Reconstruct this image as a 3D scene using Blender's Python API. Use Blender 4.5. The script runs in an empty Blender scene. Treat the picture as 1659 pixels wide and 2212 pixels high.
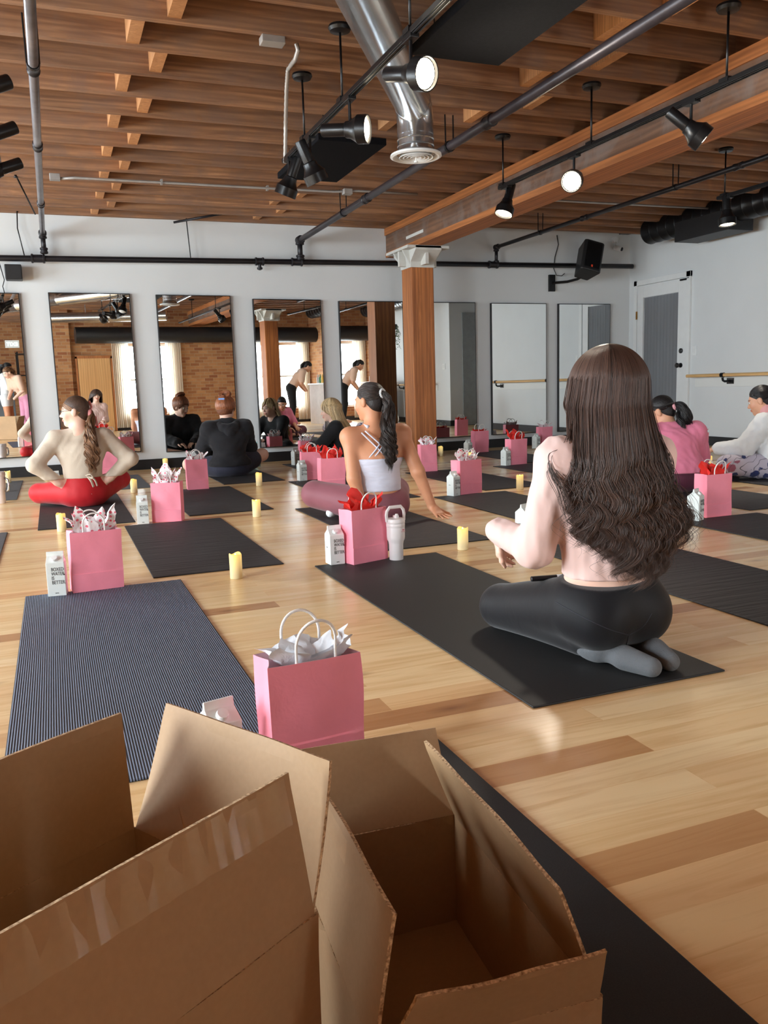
import bpy, bmesh, math, random
import numpy as np
from mathutils import Vector, Matrix
random.seed(7); RNG = np.random.default_rng(7)
SC = bpy.context.scene
COL = SC.collection
PI = math.pi

# ------------------------------------------------------------------ camera, world, lights, exposure
F = 1800.0; W, H = 1659, 2212; HC = 0.8
YAW, PIT, ROL = 0.37193, -0.150655, 0.030915
def _rot():
    cy, sy, cp, sp, cr, sr = math.cos(YAW), math.sin(YAW), math.cos(PIT), math.sin(PIT), math.cos(ROL), math.sin(ROL)
    fwd = np.array([sy*cp, cy*cp, sp]); right = np.array([cy, -sy, 0.]); down = np.cross(fwd, right)
    return np.array([cr*right + sr*down, -sr*right + cr*down, fwd])
RM = _rot()
cam = bpy.data.cameras.new('camera'); camo = bpy.data.objects.new('camera', cam); COL.objects.link(camo)
cam.sensor_fit = 'VERTICAL'; cam.sensor_height = 24; cam.lens = F/H*24; cam.clip_start = .02; cam.clip_end = 200
mw = Matrix.Identity(4)
for i in range(3):
    mw[i][0] = RM[0][i]; mw[i][1] = -RM[1][i]; mw[i][2] = -RM[2][i]
mw[2][3] = HC
camo.matrix_world = mw
SC.camera = camo
SC.view_settings.view_transform = 'Standard'; SC.view_settings.look = 'None'
SC.view_settings.exposure = 0.93; SC.view_settings.gamma = 1.0; SC.view_settings.use_curve_mapping = False
cy_ = SC.cycles
cy_.max_bounces = 9; cy_.diffuse_bounces = 5; cy_.glossy_bounces = 5; cy_.transparent_max_bounces = 16
cy_.sample_clamp_indirect = 6; cy_.use_denoising = True; cy_.caustics_reflective = False; cy_.caustics_refractive = False

wd = bpy.data.worlds.new('daylight'); SC.world = wd; wd.use_nodes = True
wd.node_tree.nodes['Background'].inputs[0].default_value = (.82, .92, 1, 1)
wd.node_tree.nodes['Background'].inputs[1].default_value = 4.0
def area(name, loc, rot, sx, sy, power, color=(1, 1, 1)):
    l = bpy.data.lights.new(name, 'AREA'); l.shape = 'RECTANGLE'; l.size = sx; l.size_y = sy; l.energy = power; l.color = color
    o = bpy.data.objects.new(name, l); COL.objects.link(o); o.location = loc; o.rotation_euler = rot
    return o
# room: camera at x=0,y=0; mirror wall y=YW; east wall x=XE; south brick wall y=YS; west wall x=XW
YW, XE, YS, XW = 9.1, 7.04, -0.95, -4.2
ZC = 2.55                      # underside of the joists
WIN_S = [(2.45, 3.25), (5.55, 6.0), (6.22, 6.82)]          # windows in the south wall
WIN_W = [(0.2, 2.2), (3.2, 5.2), (6.1, 8.1)]           # windows in the west wall
for a, b in WIN_S:
    area('window_daylight', ((a+b)/2, YS-.20, 1.1), (PI/2, 0, 0), b-a, 1.5, 42*(b-a), (.84, .94, 1))
for a, b in WIN_W:
    area('window_daylight', (XW-.20, (a+b)/2, 1.35), (PI/2, 0, -PI/2), b-a, 1.8, (98 if a < 1 else 62)*(b-a), (.84, .94, 1))

def ray(x, y):
    return RM.T @ np.array([(x-W/2)/F, (y-H/2)/F, 1.0])
def fl(x, y, z=0.0):
    d = ray(x, y); return np.array([0, 0, HC]) + d*((z-HC)/d[2])
def atY(x, y, Y):
    d = ray(x, y); return np.array([0, 0, HC]) + d*(Y/d[1])
def atX(x, y, X):
    d = ray(x, y); return np.array([0, 0, HC]) + d*(X/d[0])

# ------------------------------------------------------------------ helpers
def link(o, parent=None):
    COL.objects.link(o)
    if parent is not None: o.parent = parent
    return o
def tag(o, label=None, cat=None, group=None, kind=None):
    if label: o['label'] = label
    if cat: o['category'] = cat
    if group: o['group'] = group
    if kind: o['kind'] = kind
    return o
def thing(name, label, cat, loc=(0, 0, 0), rz=0.0, group=None):
    o = bpy.data.objects.new(name, None); link(o); o.location = loc; o.rotation_euler = (0, 0, rz)
    o.empty_display_size = .05
    return tag(o, label, cat, group)
def copy_tree(o, parent=None):
    c = o.copy(); link(c, parent)
    for ch in list(o.children): copy_tree(ch, c)
    return c
def mesh_obj(name, verts, faces, mat, parent=None, smooth=False, mids=None):
    me = bpy.data.meshes.new(name); me.from_pydata([tuple(v) for v in verts], [], [tuple(f) for f in faces])
    for m in (mat if isinstance(mat, (list, tuple)) else [mat]): me.materials.append(m)
    if mids is not None: me.polygons.foreach_set('material_index', mids)
    if smooth: me.polygons.foreach_set('use_smooth', [True]*len(me.polygons))
    me.update()
    return link(bpy.data.objects.new(name, me), parent)
class MB:
    def __init__(s): s.v = []; s.f = []; s.m = []
    def add(s, v, f, mi=0):
        n = len(s.v); s.v += [tuple(map(float, p)) for p in v]; s.f += [tuple(i+n for i in q) for q in f]; s.m += [mi]*len(f); return s
    def box(s, a, b, mi=0, R=None, c=None, bev=0):
        a = np.array(a, float); b = np.array(b, float)
        v = np.array([[(a, b)[i][0], (a, b)[j][1], (a, b)[k][2]] for k in (0, 1) for j in (0, 1) for i in (0, 1)])
        if R is not None:
            c = (a+b)/2 if c is None else np.array(c); v = (v-c) @ np.array(R).T + c
        return s.add(v, [(0, 2, 3, 1), (4, 5, 7, 6), (0, 1, 5, 4), (2, 6, 7, 3), (0, 4, 6, 2), (1, 3, 7, 5)], mi)
    def tube(s, pts, r, n=10, mi=0, cap=True, flat=1.0):
        pts = [np.array(p, float) for p in pts]; rs = r if hasattr(r, '__len__') else [r]*len(pts)
        base = len(s.v); up = None
        for i, p in enumerate(pts):
            t = pts[min(i+1, len(pts)-1)] - pts[max(i-1, 0)]; t = t/(np.linalg.norm(t)+1e-12)
            if up is None:
                up = np.array([0, 0, 1.]) if abs(t[2]) < .9 else np.array([1., 0, 0])
            u = up - t*np.dot(up, t); u /= np.linalg.norm(u)+1e-12; w = np.cross(t, u); up = u
            for k in range(n):
                a = 2*PI*k/n; s.v.append(tuple(p + rs[i]*(math.cos(a)*w + math.sin(a)*u*flat)))
        for i in range(len(pts)-1):
            for k in range(n):
                a = base+i*n+k; b = base+i*n+(k+1) % n
                s.f.append((a, b, b+n, a+n)); s.m.append(mi)
        if cap:
            s.f.append(tuple(base+k for k in range(n-1, -1, -1))); s.m.append(mi)
            e = base+(len(pts)-1)*n; s.f.append(tuple(e+k for k in range(n))); s.m.append(mi)
        return s
    def lathe(s, prof, n=24, c=(0, 0, 0), ax=None, mi=0, close=False):
        # prof: (r, h) list along axis ax (default z)
        ax = np.array([0, 0, 1.]) if ax is None else np.array(ax, float)/np.linalg.norm(ax)
        u = np.cross(ax, [0, 0, 1.] if abs(ax[2]) < .9 else [1., 0, 0]); u /= np.linalg.norm(u); w = np.cross(ax, u)
        base = len(s.v); c = np.array(c, float)
        for r, h in prof:
            for k in range(n):
                a = 2*PI*k/n; s.v.append(tuple(c + ax*h + r*(math.cos(a)*u + math.sin(a)*w)))
        for i in range(len(prof)-1):
            for k in range(n):
                a = base+i*n+k; b = base+i*n+(k+1) % n
                s.f.append((a, b, b+n, a+n)); s.m.append(mi)
        if prof[0][0] > 1e-6: s.f.append(tuple(base+k for k in range(n-1, -1, -1))); s.m.append(mi)
        if prof[-1][0] > 1e-6:
            e = base+(len(prof)-1)*n; s.f.append(tuple(e+k for k in range(n))); s.m.append(mi)
        return s
    def build(s, name, mat, parent=None, smooth=False, bevel=0, angle=None):
        o = mesh_obj(name, s.v, s.f, mat, parent, smooth, s.m)
        if smooth and angle is not None:
            m_ = o.modifiers.new('es', 'EDGE_SPLIT'); m_.split_angle = math.radians(angle)
        if bevel:
            m_ = o.modifiers.new('bv', 'BEVEL'); m_.width = bevel; m_.segments = 2; m_.limit_method = 'ANGLE'
        return o
def box(name, a, b, mat, parent=None, bevel=0): return MB().box(a, b).build(name, mat, parent, bevel=bevel)
def rotx(a): c, s = math.cos(a), math.sin(a); return np.array([[1, 0, 0], [0, c, -s], [0, s, c]])
def roty(a): c, s = math.cos(a), math.sin(a); return np.array([[c, 0, s], [0, 1, 0], [-s, 0, c]])
def rotz(a): c, s = math.cos(a), math.sin(a); return np.array([[c, -s, 0], [s, c, 0], [0, 0, 1]])

# ------------------------------------------------------------------ materials
def lin(c):
    return tuple(((x/255)/12.92 if x/255 <= .04045 else ((x/255+.055)/1.055)**2.4) for x in c) + (1,)
class NT:
    def __init__(s, name):
        s.m = bpy.data.materials.new(name); s.m.use_nodes = True; s.t = s.m.node_tree; s.t.nodes.clear()
        s.out = s.n('ShaderNodeOutputMaterial'); s.b = s.n('ShaderNodeBsdfPrincipled'); s.l(s.b, 'BSDF', s.out, 'Surface')
    def n(s, t, **k):
        x = s.t.nodes.new(t)
        for a, b in k.items(): setattr(x, a, b)
        return x
    def l(s, a, ao, b, bi):
        s.t.links.new(a.outputs[ao], b.inputs[bi])
    def coord(s, out='Object', scale=(1, 1, 1), rot=(0, 0, 0), loc=(0, 0, 0)):
        tc = s.n('ShaderNodeTexCoord'); mp = s.n('ShaderNodeMapping'); s.l(tc, out, mp, 'Vector')
        mp.inputs['Scale'].default_value = scale; mp.inputs['Rotation'].default_value = rot; mp.inputs['Location'].default_value = loc; return mp
    def geo(s, scale=(1, 1, 1), loc=(0, 0, 0)):
        g = s.n('ShaderNodeNewGeometry'); mp = s.n('ShaderNodeMapping'); s.l(g, 'Position', mp, 'Vector'); mp.inputs['Scale'].default_value = scale
        mp.inputs['Location'].default_value = loc; return mp
    def noise(s, vec, sc, det=3, rough=.5, dist=0):
        x = s.n('ShaderNodeTexNoise'); s.l(vec, 0, x, 'Vector'); x.inputs['Scale'].default_value = sc; x.inputs['Detail'].default_value = det
        x.inputs['Roughness'].default_value = rough; x.inputs['Distortion'].default_value = dist; return x
    def ramp(s, src, so, stops):
        r = s.n('ShaderNodeValToRGB'); s.l(src, so, r, 'Fac'); e = r.color_ramp.elements
        while len(e) < len(stops): e.new(.5)
        for i, (p, c) in enumerate(stops): e[i].position = p; e[i].color = c
        return r
    def mix(s, a, b, fac, mode='MIX'):
        x = s.n('ShaderNodeMix', data_type='RGBA', blend_type=mode)
        for nm, v in (('A', a), ('B', b)):
            i = [q for q in x.inputs if q.name == nm and q.type == 'RGBA'][0]
            if isinstance(v, tuple) and not hasattr(v[0], 'outputs'): i.default_value = v
            else: s.t.links.new(v[0].outputs[v[1]], i)
        i = x.inputs[0]
        if isinstance(fac, (int, float)): i.default_value = fac
        else: s.t.links.new(fac[0].outputs[fac[1]], i)
        return (x, 2)
    def math(s, op, a, b=None, clamp=False):
        x = s.n('ShaderNodeMath', operation=op, use_clamp=clamp)
        for i, v in enumerate((a, b)):
            if v is None: continue
            if isinstance(v, (int, float)): x.inputs[i].default_value = v
            else: s.t.links.new(v[0].outputs[v[1]], x.inputs[i])
        return (x, 0)
    def bump(s, src, strength=.2, dist=.01):
        b = s.n('ShaderNodeBump'); s.t.links.new(src[0].outputs[src[1]], b.inputs['Height']); b.inputs['Strength'].default_value = strength
        b.inputs['Distance'].default_value = dist; s.l(b, 'Normal', s.b, 'Normal'); return b
    def col(s, src):
        s.t.links.new(src[0].outputs[src[1]], s.b.inputs['Base Color'])
    def set(s, **k):
        for a, v in k.items():
            s.b.inputs[a.replace('_', ' ')].default_value = v
        return s
def plain(name, c, rough=.6, metal=0, var=.08, sc=12, bump=0, bsc=80, spec=.5, **k):
    t = NT(name); mp = t.coord(); nz = t.noise(mp, sc, 4)
    a = lin(c); lo = tuple(x*(1-var) for x in a[:3])+(1,); hi = tuple(min(1, x*(1+var)) for x in a[:3])+(1,)
    r = t.ramp(nz, 'Fac', [(.3, lo), (.7, hi)]); t.col((r, 'Color'))
    t.set(Roughness=rough, Metallic=metal); t.b.inputs['Specular IOR Level'].default_value = spec
    if bump:
        n2 = t.noise(mp, bsc, 3); t.bump((n2, 'Fac'), bump, .004)
    for q, v in k.items(): t.b.inputs[q.replace('_', ' ')].default_value = v
    return t.m
def wood(name, c1, c2, axis=0, sc=1.0, rough=.6, stain=None, stain_amt=.0):
    t = NT(name); s = [9, 9, 9]; s[axis] = .55
    oi = t.n('ShaderNodeObjectInfo'); g = t.geo(tuple(x*sc for x in s))
    off = t.n('ShaderNodeVectorMath', operation='MULTIPLY_ADD'); t.l(oi, 'Random', off, 0); off.inputs[1].default_value = (37, 53, 29); t.l(g, 0, off, 2)
    nz = t.noise(off, 2.2, 6, .62, 1.2)
    wv = t.n('ShaderNodeTexWave', wave_type='RINGS', rings_direction='XYZ'[axis]); t.l(off, 0, wv, 'Vector'); wv.inputs['Scale'].default_value = 2.0
    wv.inputs['Distortion'].default_value = 7; wv.inputs['Detail'].default_value = 3; wv.inputs['Detail Scale'].default_value = 1.2
    r = t.ramp(nz, 'Fac', [(.25, lin(c2)), (.68, lin(c1))]); dk = tuple(x*.72 for x in lin(c2)[:3])+(1,)
    mx = t.mix((r, 'Color'), dk, t.math('MULTIPLY', (wv, 'Fac'), .46))
    br = t.n('ShaderNodeHueSaturation'); t.t.links.new(mx[0].outputs[mx[1]], br.inputs['Color'])
    v = t.math('MULTIPLY_ADD', (oi, 'Random'), .34); v[0].inputs[2].default_value = .83; t.t.links.new(v[0].outputs[0], br.inputs['Value'])
    last = (br, 'Color')
    if stain:
        g2 = t.geo((2.2, 2.2, 2.2)); n2 = t.noise(g2, 1.6, 5, .6, .6); fr = t.ramp(n2, 'Fac', [(.45, (0, 0, 0, 1)), (.62, (1, 1, 1, 1))])
        last = t.mix(last, lin(stain), t.math('MULTIPLY', (fr, 'Color'), stain_amt))
    t.col(last); t.set(Roughness=rough); t.bump((nz, 'Fac'), .25, .006)
    return t.m
M = {}
M['wall'] = plain('wall_paint', (217, 220, 221), .75, var=.015, sc=3, bump=.05, bsc=150)
M['wall_dado'] = plain('dado_paint', (224, 226, 224), .55, var=.015, sc=3)
M['black'] = plain('black_paint', (26, 26, 28), .5, var=.15)
M['blackmetal'] = plain('black_metal', (22, 22, 24), .32, metal=.3, var=.2)
M['pipe'] = plain('grey_pipe', (62, 57, 62), .38, metal=.35, var=.25, sc=8)
M['pipe_dark'] = plain('dark_pipe', (38, 36, 40), .38, metal=.3, var=.25, sc=8)
M['pipe_light'] = plain('pale_pipe', (128, 126, 132), .3, metal=.55, var=.25, sc=8)
M['steel'] = plain('galvanised_steel', (200, 204, 208), .22, metal=.95, var=.12, sc=6, bump=.08, bsc=9)
M['conduit'] = plain('grey_conduit', (176, 172, 168), .45, metal=.4, var=.1)
M['white'] = plain('white_paint', (228, 230, 230), .45, var=.02)
M['offwhite'] = plain('capital_paint', (205, 205, 200), .6, var=.06)
M['base'] = plain('baseboard_black', (20, 21, 24), .5, var=.15)
M['panel'] = plain('acoustic_felt', (19, 19, 22), .95, var=.2, sc=60, bump=.2, bsc=300, spec=.1)
M['joist'] = wood('joist_wood', (184, 136, 98), (124, 86, 62), 0, rough=.7, stain=(128, 102, 88), stain_amt=.5)
M['deck'] = wood('deck_wood', (168, 112, 72), (112, 70, 44), 1, rough=.8)
M['block'] = wood('block_wood', (222, 164, 112), (184, 128, 82), 2, rough=.7)
M['beam'] = wood('beam_wood', (142, 102, 76), (94, 70, 56), 1, .7, rough=.6, stain=(118, 102, 94), stain_amt=.75)
M['beamtrim'] = wood('beam_edge_wood', (190, 120, 66), (140, 84, 46), 1, .7, rough=.6)
M['post'] = wood('post_wood', (196, 124, 68), (134, 76, 40), 2, .8, rough=.5)
M['bar'] = wood('barre_wood', (224, 186, 132), (204, 160, 104), 1, 1, rough=.35)
M['ply'] = wood('plywood', (216, 168, 112), (196, 146, 92), 2, .5, rough=.5)
M['brass'] = plain('brass', (176, 128, 66), .3, metal=.9)
t = NT('mirror_glass'); t.set(Metallic=1.0, Roughness=.0); t.b.inputs['Base Color'].default_value = (.86, .88, .87, 1); M['mirror'] = t.m
# floor planks along x
t = NT('floor_planks'); g = t.geo(); br = t.n('ShaderNodeTexBrick', offset=.37, offset_frequency=2); t.l(g, 0, br, 'Vector')
br.inputs['Scale'].default_value = 1; br.inputs['Brick Width'].default_value = 1.15; br.inputs['Row Height'].default_value = .092; br.inputs['Mortar Size'].default_value = .0008
br.inputs['Color1'].default_value = (0, 0, 0, 1); br.inputs['Color2'].default_value = (1, 1, 1, 1); br.inputs['Mortar'].default_value = (.2, .2, .2, 1); br.inputs['Bias'].default_value = 0
tone = t.ramp(br, 'Color', [(0, lin((180, 130, 86))), (.06, lin((208, 162, 112))), (.15, lin((236, 198, 146))), (.62, lin((243, 212, 160))), (1, lin((248, 222, 174)))])
g2 = t.geo((1.1, 13, 1)); off = t.n('ShaderNodeVectorMath', operation='MULTIPLY_ADD'); t.l(br, 'Color', off, 0); off.inputs[1].default_value = (31, 17, 5); t.l(g2, 0, off, 2)
nz = t.noise(off, 1.7, 6, .6, 1.0); gr = t.ramp(nz, 'Fac', [(.30, (.80, .68, .56, 1)), (.55, (1, 1, 1, 1)), (.8, (1.0, .95, .88, 1))])
c = t.mix((tone, 'Color'), (gr, 'Color'), .85, 'MULTIPLY')
vo = t.n('ShaderNodeTexVoronoi'); gv = t.geo((1.2, 4.0, 1)); t.l(gv, 0, vo, 'Vector'); vo.inputs['Scale'].default_value = 1.3
kn = t.ramp(vo, 'Distance', [(0, (1, 1, 1, 1)), (.055, (.5, .5, .5, 1)), (.12, (0, 0, 0, 1))]); c = t.mix(c, lin((120, 74, 44)), t.math('MULTIPLY', (kn, 'Color'), .75))
t.col(c); t.set(Roughness=.27); t.b.inputs['Specular IOR Level'].default_value = .5; t.bump((nz, 'Fac'), .04, .003); M['floor'] = t.m
# brick
t = NT('old_brick'); g = t.n('ShaderNodeNewGeometry'); sx = t.n('ShaderNodeSeparateXYZ'); t.l(g, 'Position', sx, 0); cb = t.n('ShaderNodeCombineXYZ')
ad = t.math('ADD', (sx, 'X'), (sx, 'Y')); t.t.links.new(ad[0].outputs[0], cb.inputs['X']); t.l(sx, 'Z', cb, 'Y')
br = t.n('ShaderNodeTexBrick'); t.l(cb, 0, br, 'Vector'); br.inputs['Scale'].default_value = 1; br.inputs['Brick Width'].default_value = .2; br.inputs['Row Height'].default_value = .068
br.inputs['Mortar Size'].default_value = .006; br.inputs['Color1'].default_value = lin((150, 92, 56)); br.inputs['Color2'].default_value = lin((206, 152, 100)); br.inputs['Mortar'].default_value = lin((186, 156, 122))
nz = t.noise(cb, 9, 4); c = t.mix((br, 'Color'), lin((120, 70, 44)), t.math('MULTIPLY', (nz, 'Fac'), .5)); t.col(c); t.set(Roughness=.85); t.bump((br, 'Fac'), -.4, .01); M['brick'] = t.m
def emis(name, c, s):
    m = bpy.data.materials.new(name); m.use_nodes = True; nt = m.node_tree; nt.nodes.clear(); o = nt.nodes.new('ShaderNodeOutputMaterial'); e = nt.nodes.new('ShaderNodeEmission')
    e.inputs[0].default_value = c; e.inputs[1].default_value = s; nt.links.new(e.outputs[0], o.inputs[0]); return m
M['lamp'] = emis('lamp_face', (1, .86, .62, 1), 14); M['exit'] = emis('sign_light', (.7, 1, .85, 1), 3)
# glass, sheer cloth
def trans(name, c, fac, rough=.5, kind='cloth'):
    m = bpy.data.materials.new(name); m.use_nodes = True; nt = m.node_tree; nt.nodes.clear(); o = nt.nodes.new('ShaderNodeOutputMaterial')
    tr = nt.nodes.new('ShaderNodeBsdfTransparent'); mx = nt.nodes.new('ShaderNodeMixShader'); mx.inputs[0].default_value = fac
    if kind == 'cloth':
        d = nt.nodes.new('ShaderNodeBsdfDiffuse'); tl = nt.nodes.new('ShaderNodeBsdfTranslucent'); m2 = nt.nodes.new('ShaderNodeMixShader'); m2.inputs[0].default_value = .5
        d.inputs[0].default_value = c; tl.inputs[0].default_value = c; nt.links.new(d.outputs[0], m2.inputs[1]); nt.links.new(tl.outputs[0], m2.inputs[2]); s = m2
    else:
        s = nt.nodes.new('ShaderNodeBsdfGlossy'); s.inputs[0].default_value = c; s.inputs[1].default_value = rough
    nt.links.new(tr.outputs[0], mx.inputs[1]); nt.links.new(s.outputs[0], mx.inputs[2]); nt.links.new(mx.outputs[0], o.inputs[0]); return m
M['glass'] = trans('window_glass', (1, 1, 1, 1), .08, .02, 'glass'); M['sheer'] = trans('sheer_curtain', lin((240, 232, 215)), .8)
M['doorcloth'] = plain('grey_door_curtain', (122, 124, 128), .8, var=.05, sc=2)

# ------------------------------------------------------------------ room shell
def struct(o, label=None):
    o['kind'] = 'structure'
    if label: o['label'] = label
    return o
YB = -4.2                                              # far south-west end of the room
struct(box('floor', (XW, YB, -.1), (9.2, YW, 0), M['floor']))
struct(box('ceiling', (XW, YB, ZC+.24), (9.2, YW, ZC+.30), M['deck']))
struct(box('wall_north', (XW, YW, 0), (XE, YW+.12, ZC+.24), M['wall']))
m = MB(); m.box((XE, 5.15, 0), (XE+.12, YW, ZC+.24)); m.box((XE, 5.03, 0), (8.6, 5.15, ZC+.24)); m.box((8.6, 3.75, 0), (8.72, 5.15, ZC+.24))
m.box((XE, 3.75, 0), (8.6, 3.87, ZC+.24)); m.box((XE, YS, 0), (XE+.12, 3.75, ZC+.24)); struct(m.build('wall_east', M['wall']))
def wall_with_windows(name, wins, z0, z1, fixed, lo, hi, alongx, th, mat):
    m = MB(); xs = [lo]
    def bx(a, b, c, d):
        if alongx: m.box((a, fixed-th, c), (b, fixed, d))
        else: m.box((fixed-th, a, c), (fixed, b, d))
    cur = lo
    for a, b in wins:
        bx(cur, a, 0, ZC+.24); bx(a, b, 0, z0); bx(a, b, z1, ZC+.24); cur = b
    bx(cur, hi, 0, ZC+.24)
    return struct(m.build(name, mat))
wall_with_windows('wall_south', WIN_S, .32, 1.86, YS, 1.02, XE, True, .3, M['brick'])
wall_with_windows('wall_west', WIN_W, .45, 2.25, XW, YB, YW, False, .3, M['wall'])
struct(box('wall_south_alcove', (XW, YB-.12, 0), (1.02, YB, ZC+.24), M['brick']))
struct(MB().box((1.02, YB, 0), (1.14, YS-.3, ZC+.24)).box((1.02, YS-.3, 0), (1.42, YS+.1, ZC+.24)).build('wall_brick_pier', M['brick']))
wn = 0
for wins, z0, z1, alongx in ((WIN_S, .32, 1.86, True), (WIN_W, .45, 2.25, False)):
    for a, b in wins:
        wn += 1; fr = MB(); gl = MB()
        def bx(q, lo, hi, d0, d1, c, d):
            if alongx: q.box((lo, YS-d1, c), (hi, YS-d0, d))
            else: q.box((XW-d1, lo, c), (XW-d0, hi, d))
        for lo, hi, c, d in ((a, b, z0, z0+.05), (a, b, z1-.05, z1), (a, a+.05, z0, z1), (b-.05, b, z0, z1), (a, b, (z0+z1)/2-.02, (z0+z1)/2+.02)): bx(fr, lo, hi, .10, .16, c, d)
        bx(gl, a+.05, b-.05, .125, .13, z0+.05, z1-.05)
        o = struct(fr.build('window_%d' % wn, M['white'])); gl.build('pane', M['glass'], o)
# baseboards
struct(box('baseboard_north', (XW, YW-.018, 0), (XE, YW, .105), M['base']))
struct(MB().box((XE-.018, 5.03, 0), (XE, 7.92, .105)).box((XE-.018, YS, 0), (XE, 3.87, .105)).box((XE-.018, 3.87, 0), (8.6, 3.89, .105)).build('baseboard_east', M['base']))
struct(box('baseboard_south', (1.42, YS, 0), (XE, YS+.018, .1), M['base']))
# joists
jy = [9.06-.362*k for k in range(0, 37)]
def warp(seed):
    return [(random.Random(seed*31+i).uniform(-1, 1)) for i in range(6)]
for k, y in enumerate(jy):
    b = MB().box((XW, y-.024, ZC), (3.78, y+.024, ZC+.24)); struct(b.build('ceiling_joist', M['joist']))
    y2 = y+.052
    if y2 < YW-.02:
        struct(MB().box((3.72, y2-.024, ZC), (8.9 if 3.9 < y2 < 5 else XE, y2+.024, ZC+.24)).build('ceiling_joist', M['joist']))
# solid blocking between joists: staggered pairs, and bays to the right
def block(x, k, z0=ZC+.03):
    struct(MB().box((x-.032, jy[k+1]+.024, z0), (x+.032, jy[k]-.024, ZC+.24)).build('ceiling_blocking', M['block']))
for k in range(0, 26):
    block(.62+(.07 if k % 2 else -.07)+random.uniform(-.02, .02), k, ZC+.012)
    if k < 10: block(2.25+(.08 if k % 2 else -.08), k)
    else: block(2.95+(.09 if k % 2 else -.09)+random.uniform(-.05, .05), k, ZC+.02)
    if k in (7, 9, 11, 13): block(-.42, k, ZC)
    # crossed bridging in the right bay
    if k < 13:
        for x in (4.6, 5.9):
            y0, y1 = jy[k+1]+.052+.024, jy[k]+.052-.024
            b = MB(); a = .05
            b.add([(x-.03, y0, ZC+.02), (x+.03, y0, ZC+.02), (x+.03, y0, ZC+.07), (x-.03, y0, ZC+.07), (x-.03, y1, ZC+.17), (x+.03, y1, ZC+.17), (x+.03, y1, ZC+.22), (x-.03, y1, ZC+.22)],
                  [(0, 1, 2, 3), (4, 7, 6, 5), (0, 4, 5, 1), (2, 6, 7, 3), (0, 3, 7, 4), (1, 5, 6, 2)])
            struct(b.build('ceiling_bridging', M['block']))
# girder, post, cast capital
BX0, BX1, BZ = 3.67, 3.93, 2.235
o = struct(box('ceiling_beam', (BX0, YB+.05, BZ), (BX1, YW-.002, ZC), M['beam'], bevel=.008), 'long rough timber girder under the joists resting on the wooden post')
box('beam_edge_strip', (BX0-.012, YB+.05, ZC-.075), (BX0, YW-.002, ZC), M['beamtrim'], o)
box('beam_lower_strip', (BX0-.004, YB+.06, BZ-.002), (BX1+.002, YW-.003, BZ+.05), M['beamtrim'], o)
box('pale_patch', (BX0-.004, 8.06, 2.335), (BX0+.001, 8.5, 2.365), M['offwhite'], o)
def post(x, y, label):
    p = thing('wooden_post', label, 'post', (x, y, 0)); p['kind'] = 'structure'
    w = .132; MB().box((-w, -w, 0), (w, w, 2.07)).build('shaft', M['post'], p, bevel=.012)
    m = MB(); a, b = .14, .24
    m.add([(sx*r, sy*q, z) for z, r, q in ((2.03, a, a), (2.09, a, a), (2.19, .15, .30), (2.235, .15, .30)) for sx, sy in ((-1, -1), (1, -1), (1, 1), (-1, 1))],
          [(3, 2, 1, 0), (12, 13, 14, 15)] + [(i*4+j, i*4+(j+1) % 4, i*4+4+(j+1) % 4, i*4+4+j) for i in range(3) for j in range(4)])
    for sx in (-1, 1):
        for sy in (-.12, .12): m.add([(sx*.14, sy-.012, 2.06), (sx*.14, sy+.012, 2.06), (sx*.235, sy+.012, 2.215), (sx*.235, sy-.012, 2.215), (sx*.14, sy-.012, 2.215), (sx*.14, sy+.012, 2.215)],
              [(0, 1, 2, 3), (3, 2, 5, 4), (0, 3, 4), (1, 5, 2), (0, 4, 5, 1)])
    m.box((-.24, -.30, 2.205), (.24, .30, 2.234)); m.box((-.22, -.02, 2.05), (.22, .02, 2.21)); m.box((-.02, -.26, 2.05), (.02, .26, 2.21))
    m.build('cast_capital', M['offwhite'], p, bevel=.004)
    return p
post(3.79, 8.5, 'square timber post with pale cast capital before the mirror wall')
post(4.55, 2.9, 'timber post with pale capital seen only in the fourth mirror')
# ------------------------------------------------------------------ mirrors
mir = [(-.60, .2, 1.80, 2.5), (.44, .19, 1.805, 2.8), (1.47, .17, 1.795, 2.0), (2.475, .16, 1.76, 3.3), (3.46, .155, 1.75, -0.3), (4.40, .155, 1.745, 0.3), (5.385, .155, 1.74, 0.1), (6.335, .15, 1.738, 0.1)]
mlab = ['frameless wall mirror cut off at the edge showing two standing women', 'tall wall mirror behind the woman in the beige top',
        'tall wall mirror reflecting brick wall beside the hooded woman', 'tall wall mirror reflecting a post and curtained windows behind the blonde woman', 'tall wall mirror just beside the wooden post behind the ponytail woman',
        'tall wall mirror partly behind the wooden post reflecting a grey corner', 'tall wall mirror reflecting only pale wall and a barre', 'tall wall mirror nearest the grey curtained door']
for (x, z0, z1, th), lab in zip(mir, mlab):
    w = .388
    o = thing('wall_mirror', lab, 'mirror', (x, YW-.03-w*math.sin(math.radians(th)), 0), math.radians(th), 'tall mirrors along the wall')
    MB().box((-w, -.006, z0), (w, .028, z1)).build('mirror_frame', M['black'], o, bevel=.002)
    MB().box((-w+.009, -.0075, z0+.009), (w-.009, -.0062, z1-.009)).build('mirror_pane', M['mirror'], o)
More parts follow.
